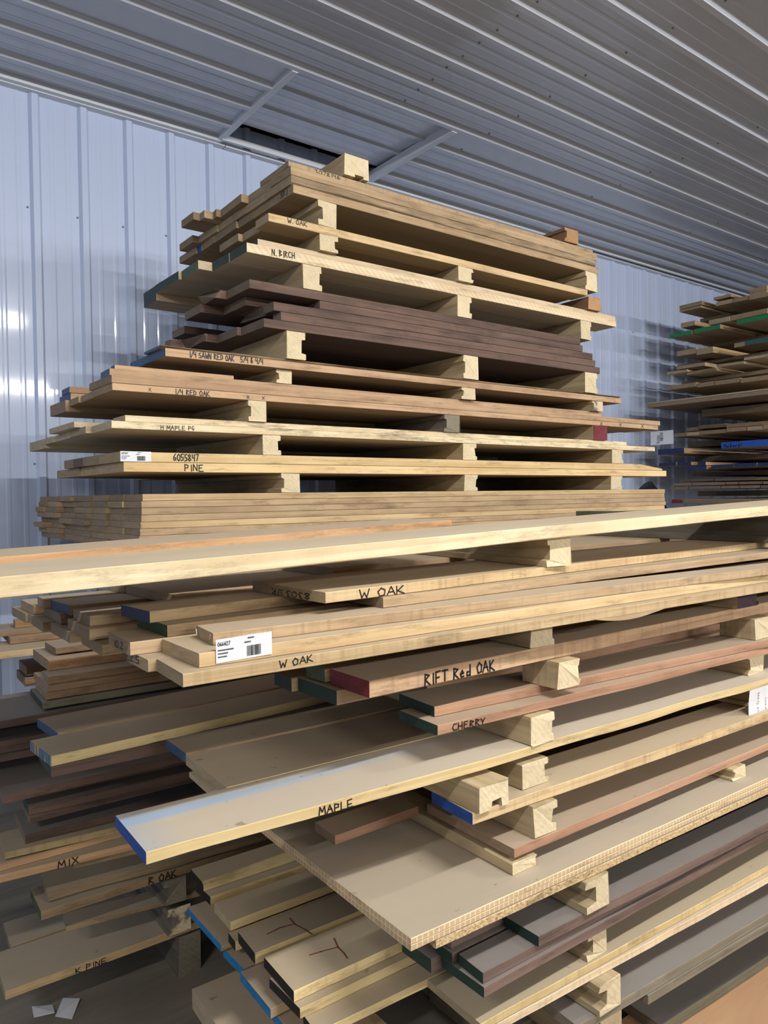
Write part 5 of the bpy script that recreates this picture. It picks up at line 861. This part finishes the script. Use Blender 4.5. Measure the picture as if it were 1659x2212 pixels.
TIMBERS=[
('spruce', 1.6582, 2.44, 2.6781, 0.1163, 1.06, 0.081, 'B', 0.012, 0, '', 'spacer timber lying on top of the tall stack at its left', 'spacer timbers between the board layers'),
('orange', 2.9864, 2.45, 2.6781, 0.1042, 1.05, 0.068, 'L', 0.012, 0, '', 'orange-toned spacer timber on top of the tall stack at right', 'spacer timbers between the board layers'),
('spruce', 1.5397, 2.45, 2.4615, 0.085, 1.05, 0.0944, 'L', 0.02, 0, '', 'left spacer timber between the SP.1 and W. OAK boards', 'spacer timbers between the board layers'),
('spruce', 3.1429, 2.45, 2.4615, 0.0982, 1.05, 0.0944, 'L', 0.012, 0, '', 'right spacer timber between the SP.1 and W. OAK boards', 'spacer timbers between the board layers'),
('spruce', 1.5462, 2.45, 2.3656, 0.0831, 1.05, 0.0636, 'R', 0.014, 0, '', 'left spacer timber just below the W. OAK board', 'spacer timbers between the board layers'),
('spruce', 2.2641, 2.45, 2.3656, 0.09, 1.05, 0.0636, 'R', 0.012, 0, '', 'middle spacer timber just below the W. OAK board', 'spacer timbers between the board layers'),
('orange', 3.168, 2.45, 2.3656, 0.1029, 1.05, 0.0636, 'N', 0.012, 0, '', 'right spacer timber, orange and cracked, below W. OAK board', 'spacer timbers between the board layers'),
('spruce', 1.4665, 2.45, 2.2066, 0.0857, 0.71, 0.0937, 'R', 0.012, 0, '', 'left spacer timber between N. BIRCH and the walnut boards', 'spacer timbers between the board layers'),
('spruce', 2.2564, 2.45, 2.2066, 0.0842, 0.69, 0.0937, 'R', 0.012, 0, '', 'middle spacer timber between N. BIRCH and the walnut boards', 'spacer timbers between the board layers'),
('spruce', 3.107, 2.45, 2.2066, 0.0859, 0.69, 0.0937, 'R', 0.012, 0, '', 'right spacer timber between N. BIRCH and the walnut boards', 'spacer timbers between the board layers'),
('spruce', 1.3929, 2.45, 1.9359, 0.0822, 1.05, 0.1038, 'R', 0.018, 0, '', 'left spacer timber below the walnut boards, notched right side', 'spacer timbers between the board layers'),
('spruce', 2.2886, 2.45, 1.9359, 0.0911, 1.05, 0.1038, 'L', 0.012, 0, '', 'middle spacer timber below the walnut boards', 'spacer timbers between the board layers'),
('spruce', 3.1373, 2.45, 1.9359, 0.0983, 1.05, 0.1038, 'R', 0.012, 0, '', 'right spacer timber below the walnut boards', 'spacer timbers between the board layers'),
('spruce', 1.3585, 2.47, 1.8444, 0.0662, 1.03, 0.0517, 'L', 0.012, 0, '', 'left spacer timber below the SAWN RED OAK board', 'spacer timbers between the board layers'),
('spruce', 2.2756, 2.45, 1.8444, 0.0821, 1.05, 0.0517, 'L', 0.012, 0, '', 'middle spacer timber below the SAWN RED OAK board', 'spacer timbers between the board layers'),
('spruce', 3.196, 2.45, 1.8444, 0.0846, 1.05, 0.0517, 'L', 0.012, 0, 'stain', 'right spacer timber with black stain below SAWN RED OAK', 'spacer timbers between the board layers'),
('spruce', 1.2323, 2.45, 1.6943, 0.071, 0.51, 0.0749, 'L', 0.01, 0, '', 'left spacer timber below the 1/4 RED OAK board', 'spacer timbers between the board layers'),
('grey', 2.1725, 2.45, 1.6943, 0.0902, 0.51, 0.0749, 'L', 0.012, 0, '', 'weathered grey spacer timber below the 1/4 RED OAK board', 'spacer timbers between the board layers'),
('spruce', 3.2061, 2.45, 1.6943, 0.1085, 0.51, 0.0749, 'N', 0.012, 0, 'dark_red', 'spacer timber with dark red painted end', 'spacer timbers between the board layers'),
('spruce', 1.2878, 2.45, 1.5743, 0.0729, 0.84, 0.0726, 'R', 0.012, 0, '', 'left spacer timber below H MAPLE, round heart in its end', 'spacer timbers between the board layers'),
('spruce', 2.2831, 2.45, 1.5743, 0.0825, 0.84, 0.0726, 'R', 0.012, 0, '', 'middle spacer timber below the H MAPLE board', 'spacer timbers between the board layers'),
('spruce', 3.357, 2.45, 1.5743, 0.0972, 0.84, 0.0726, 'R', 0.012, 0, '', 'right spacer timber below the H MAPLE board', 'spacer timbers between the board layers'),
('spruce', 1.362, 2.45, 1.4349, 0.0794, 1.05, 0.0718, 'L', 0.012, 0, '', 'left spacer timber between PINE boards and the oak block', 'spacer timbers between the board layers'),
('spruce', 2.2868, 2.45, 1.4349, 0.0827, 1.05, 0.0718, 'R', 0.012, 0, '', 'middle spacer timber between PINE boards and the oak block', 'spacer timbers between the board layers'),
('spruce', 3.3475, 2.45, 1.4349, 0.0971, 1.05, 0.0718, 'R', 0.012, 0, '', 'right spacer timber between PINE boards and the oak block', 'spacer timbers between the board layers'),
('spruce', 1.4276, 1.235, 1.237, 0.0862, 0.865, 0.0714, 'L', 0.01, -4.0, '', 'big spacer timber under the long cream board', 'spacer timbers of the front stack'),
('grey', 2.62, 1.15, 1.237, 0.09, 0.95, 0.1032, 'L', 0.008, 0, '', 'weathered grey timber at right edge under the cream board', 'spacer timbers of the front stack'),
('spruce', 1.2739, 1.15, 1.068, 0.0806, 0.95, 0.057, 'R', 0.008, 0, '', 'spacer timber standing on the RIFT board', 'spacer timbers of the front stack'),
('spruce', 2.1622, 1.14, 1.068, 0.121, 0.96, 0.057, 'R', 0.008, 0, 'purple', 'spacer timber with dark purple end', 'spacer timbers of the front stack'),
('spruce', 1.3308, 1.12, 0.97, 0.0755, 0.11, 0.063, 'R', 0.006, 0, '', 'spacer timber under the word OAK of the RIFT board', 'spacer timbers of the front stack'),
('spruce', 2.2261, 1.12, 0.97, 0.1053, 0.11, 0.063, 'R', 0.006, 0, '', 'spacer timber at right edge below the RIFT board', 'spacer timbers of the front stack'),
('spruce', 1.241, 1.12, 0.859, 0.074, 0.98, 0.065, 'R', 0.008, 0, '', 'spacer timber under the CHERRY board resting on maple', 'spacer timbers of the front stack'),
('spruce', 2.2262, 1.14, 0.859, 0.0934, 0.96, 0.065, 'L', 0.008, 0, '', 'spacer timber at the right between CHERRY and maple boards', 'spacer timbers of the front stack'),
('spruce', 1.0482, 1.09, 0.77, 0.0871, 0.62, 0.0546, 'B', 0.018, 0, '', 'spacer timber with a notch in its underside', 'spacer timbers of the front stack'),
('spruce', 1.2072, 1.12, 0.77, 0.0864, 0.59, 0.0546, 'R', 0.012, 0, '', 'rough spacer timber beside the notched one', 'spacer timbers of the front stack'),
('spruce', 2.2, 1.13, 0.77, 0.08, 0.55, 0.0646, 'L', 0.012, 0, '', 'spacer timber behind the handwritten paper note', 'spacer timbers of the front stack'),
('spruce', 1.2055, 1.085, 0.675, 0.0737, 1.015, 0.0695, 'R', 0.012, 0, '', 'splintered spacer timber under the deep blue ended board', 'spacer timbers of the front stack'),
('spruce', 1.1336, 1.08, 0.62, 0.0742, 1.02, 0.0256, 'R', 0.004, -1, '', 'flat timber strip under the wide red-brown board', 'spacer timbers of the front stack'),
('spruce', 1.98, 1.06, 0.62, 0.07, 0.94, 0.0325, 'L', 0.012, 0, '', 'spacer timber at right on the particleboard sheets', 'spacer timbers of the front stack'),
('spruce', 1.2973, 1.02, 0.505, 0.079, 0.96, 0.072, 'L', 0.035, 0, '', 'deeply grooved spacer timber on the walnut boards', 'spacer timbers of the front stack'),
('spruce', 1.3437, 1.055, 0.367, 0.0699, 0.205, 0.0621, 'L', 0.02, 0, '', 'spacer timber under the walnut boards', 'spacer timbers of the front stack'),
('spruce', 1.3395, 1.02, 0.263, 0.0766, 0.27, 0.0676, 'L', 0.03, 0, '', 'round-edged spacer timber near the bottom of front stack', 'spacer timbers of the front stack'),
('spruce', 1.45, 1.1, 0.042, 0.08, 0.9, 0.172, 'N', 0.012, 0, '', 'dark timber in the gap near the floor', 'spacer timbers of the front stack'),
('spruce', 2.55, 1.1, 0.042, 0.08, 0.9, 0.172, 'N', 0.012, 0, '', 'second dark timber in the gap near the floor', 'spacer timbers of the front stack'),
('spruce', 0.9, 1.46, 0.23, 0.08, 0.59, 0.091, 'N', 0.012, 0, '', 'pale block under the bright blue ended boards', 'spacer timbers of the front stack'),
('spruce', 0.95, 1.2, 0.012, 0.08, 0.8, 0.166, 'N', 0.012, 0, '', 'short timber carrying the wide pale board', 'spacer timbers of the front stack'),
('grey', 0.7634, 2.086, 0.154, 0.0703, 1.114, 0.075, 'L', 0.012, 0, 'stain', 'grey-brown timber on the K PINE board, black end', 'timbers of the lower wall stack'),
('grey', 0.7497, 2.07, 0.253, 0.0654, 1.13, 0.071, 'L', 0.012, 0, '', 'grey-brown timber directly under the R OAK board', 'timbers of the lower wall stack'),
('grey', 0.7976, 2.1, 0.012, 0.071, 1.1, 0.118, 'N', 0.012, 0, '', 'thick grey timber standing on the grey sheet', 'timbers of the lower wall stack'),
('grey', 0.02, 2.3, 0.012, 0.08, 0.9, 0.118, 'N', 0.012, 0, '', 'grey timber at the left holding up the K PINE board', 'timbers of the lower wall stack'),
('grey', 0.9, 2.12, 0.375, 0.08, 1.08, 0.059, 'N', 0.012, 0, '', 'timber between the MIX board and the bark-edged board', 'timbers of the lower wall stack'),
('grey', 0.95, 2.3, 0.76, 0.08, 1.0, 0.0258, 'N', 0.012, 0, '', 'timber in the dark behind the blue-streaked board', 'timbers of the lower wall stack'),
('grey', 0.95, 2.3, 0.67, 0.08, 1.0, 0.029, 'N', 0.012, 0, '', 'timber in the dark under the dim dusty boards', 'timbers of the lower wall stack'),
('spruce', 1.1, 2.5, 0.9755, 0.08, 0.32, 0.2734, 'N', 0.012, 0, '', 'timber under the oak block, in the dark', 'timbers of the lower wall stack'),
('spruce', 3.2, 2.5, 0.9755, 0.08, 1.1, 0.2734, 'N', 0.012, 0, '', 'second timber under the oak block, in the dark', 'timbers of the lower wall stack')]

for b in BOARDS: board(*b)
for b in TIMBERS: timber(*b)
# ---------------------------------------------------------------- sheets on the floor, papers, small things
def floor_sheet(name, b, hexa, hexb, label):
    t = NT(label.split()[0]+'_plywood'); g = t.noise(t.coords((.8, 5, 5)), 1.5, 5, .6, .8)
    c = t.ramp(g, [(.3, lin(hexa)), (.7, lin(hexb))]); m = t.fin(c, .8)
    o = boxobj(name, b, m); tag(o, label, 'sheet'); return o
floor_sheet('plywood_sheet', (1.2, 4.5, -.2, 1.2, .001, .012), 'a8805c', 'c09a74', 'tan plywood sheet on the floor at the bottom right corner')
floor_sheet('plywood_sheet', (-1.2, 1.15, 1.55, 3.7, .001, .012), '6c665a', '8c8476', 'grey dusty plywood sheet on the floor at bottom left')
SCRAPS=[[(0.428, 2.2315), (0.423, 2.1806), (0.4707, 2.1559), (0.4759, 2.2027)], [(0.4701, 2.1497), (0.5035, 2.1097), (0.5411, 2.1737), (0.5053, 2.2149)]]
def scrap(pts, z, label):
    v = []; f = []
    for dz in (0, .0012):
        for i, (a, b) in enumerate(pts): v.append((a, b, z+dz+(.006 if i == 2 else 0)))
    f = [(0, 3, 2, 1), (4, 5, 6, 7), (0, 1, 5, 4), (1, 2, 6, 5), (2, 3, 7, 6), (3, 0, 4, 7)]
    o = obj('paper_scrap', v, f, [plain('torn_white_paper', 'd8dade', .6)]); tag(o, label, 'paper', 'paper scraps on the grey sheet')
scrap(SCRAPS[0], .0125, 'left torn white paper scrap on the grey floor sheet')
scrap(SCRAPS[1], .0125, 'right folded white paper scrap on the grey floor sheet')
def note(P, du, dv, w, h, name, label, lines, col, bar=False, holder=''):
    """sheet of paper: P top-left corner, du/dv unit vectors right/down"""
    P, du, dv = Vector(P), Vector(du), Vector(dv); nn = du.cross(dv)
    n = 8; v = []; f = []
    for i in range(n+1):
        for j in range(2):
            for k in range(2): v.append(tuple(P+du*(w*j)+dv*(h*i/n)+nn*(.004*math.sin(i/n*3)+k*.0004)))
    for i in range(n):
        a = i*4; b = a+4
        f += [(a, b, b+2, a+2), (a+1, a+3, b+3, b+1), (a, a+1, b+1, b), (a+2, b+2, b+3, a+3)]
    f += [(0, 2, 3, 1), (n*4, n*4+1, n*4+3, n*4+2)]
    o = obj(name, v, f, [PAPER]); o['label'] = label
    for q in COL.objects:
        if q.parent is None and holder in q.get('label', ''):
            bpy.context.view_layer.update(); o.parent = q; o.matrix_parent_inverse = q.matrix_world.inverted(); break
    rnd = random.Random(2); vv = []; ff = []
    for (text, u0, v0, ln, hh) in lines:
        a, b = letters(text, ln, hh, 0, hh*.1, lambda p, q: tuple(P+dv*(h-v0-p)+du*(u0-q)-nn*.0018+nn*.004*math.sin((h-v0-p)/h*3)), rnd)
        k = len(vv); vv += a; ff += [tuple(x+k for x in g) for g in b]
    if bar:
        x = .1
        while x < .75:
            k = len(vv)
            for a, b in ((.42, x), (.56, x), (.56, x+.015), (.42, x+.015)): vv.append(tuple(P+du*(w*a)+dv*(h*b)-nn*.0018+nn*.004*math.sin(b*3)))
            ff.append((k, k+1, k+2, k+3)); x += rnd.choice((.025, .035, .05))
    obj('handwriting' if not bar else 'printed_text', vv, ff, [col], parent=o)
    return o
NOTE_RED = plain('red_pen_ink', '9c3040', .6)
note((5.53, 3.6548, 1.9203),(0,-1,0),(0,0,-1),0.2080,0.1118,'paper_tag','white printed tag hanging beside the right end of the tall stack',[('503080',0.0832,.01,.07,.022)],INK,True,'mixed orange and pale layer, first from')
note((2.1264, 1.085, 0.842),(1,0,0),(0,0,-1),0.1401,0.1009,'paper_note','handwritten white note hanging at the right frame edge',[('Horse Creek',0.0560,.006,0.0858,.012),('M linens',0.1008,.008,0.0605,.011)],NOTE_RED,False,'behind the handwritten paper note')
COVER=(4.645, 5.266, 3.1, 3.5, 1.513, 0.0)
# dark draped cover between the stacks
def cover():
    v = []; f = []; n = 14; m = 6
    for i in range(n+1):
        for j in range(m+1):
            u = i/n; q = j/m
            x = COVER[0]+(COVER[1]-COVER[0])*u; hgt = COVER[4]*math.sin(math.pi*(.08+.84*u))**.6
            v.append((x, COVER[2]+(COVER[3]-COVER[2])*q, COVER[5]+(hgt+.02*math.sin(u*19+q*4))*max(0, math.sin(math.pi*q))**.3))
    for i in range(n):
        for j in range(m): a = i*(m+1)+j; f.append((a, a+m+1, a+m+2, a+1))
    o = obj('plastic_cover', v, f, [plain('black_plastic_film', '1c1e22', .35)], smooth=True)
    so = o.modifiers.new('solid', 'SOLIDIFY'); so.thickness = .003
    tag(o, 'dark plastic cover bulging behind the right end of the PINE boards', 'cover')
cover()
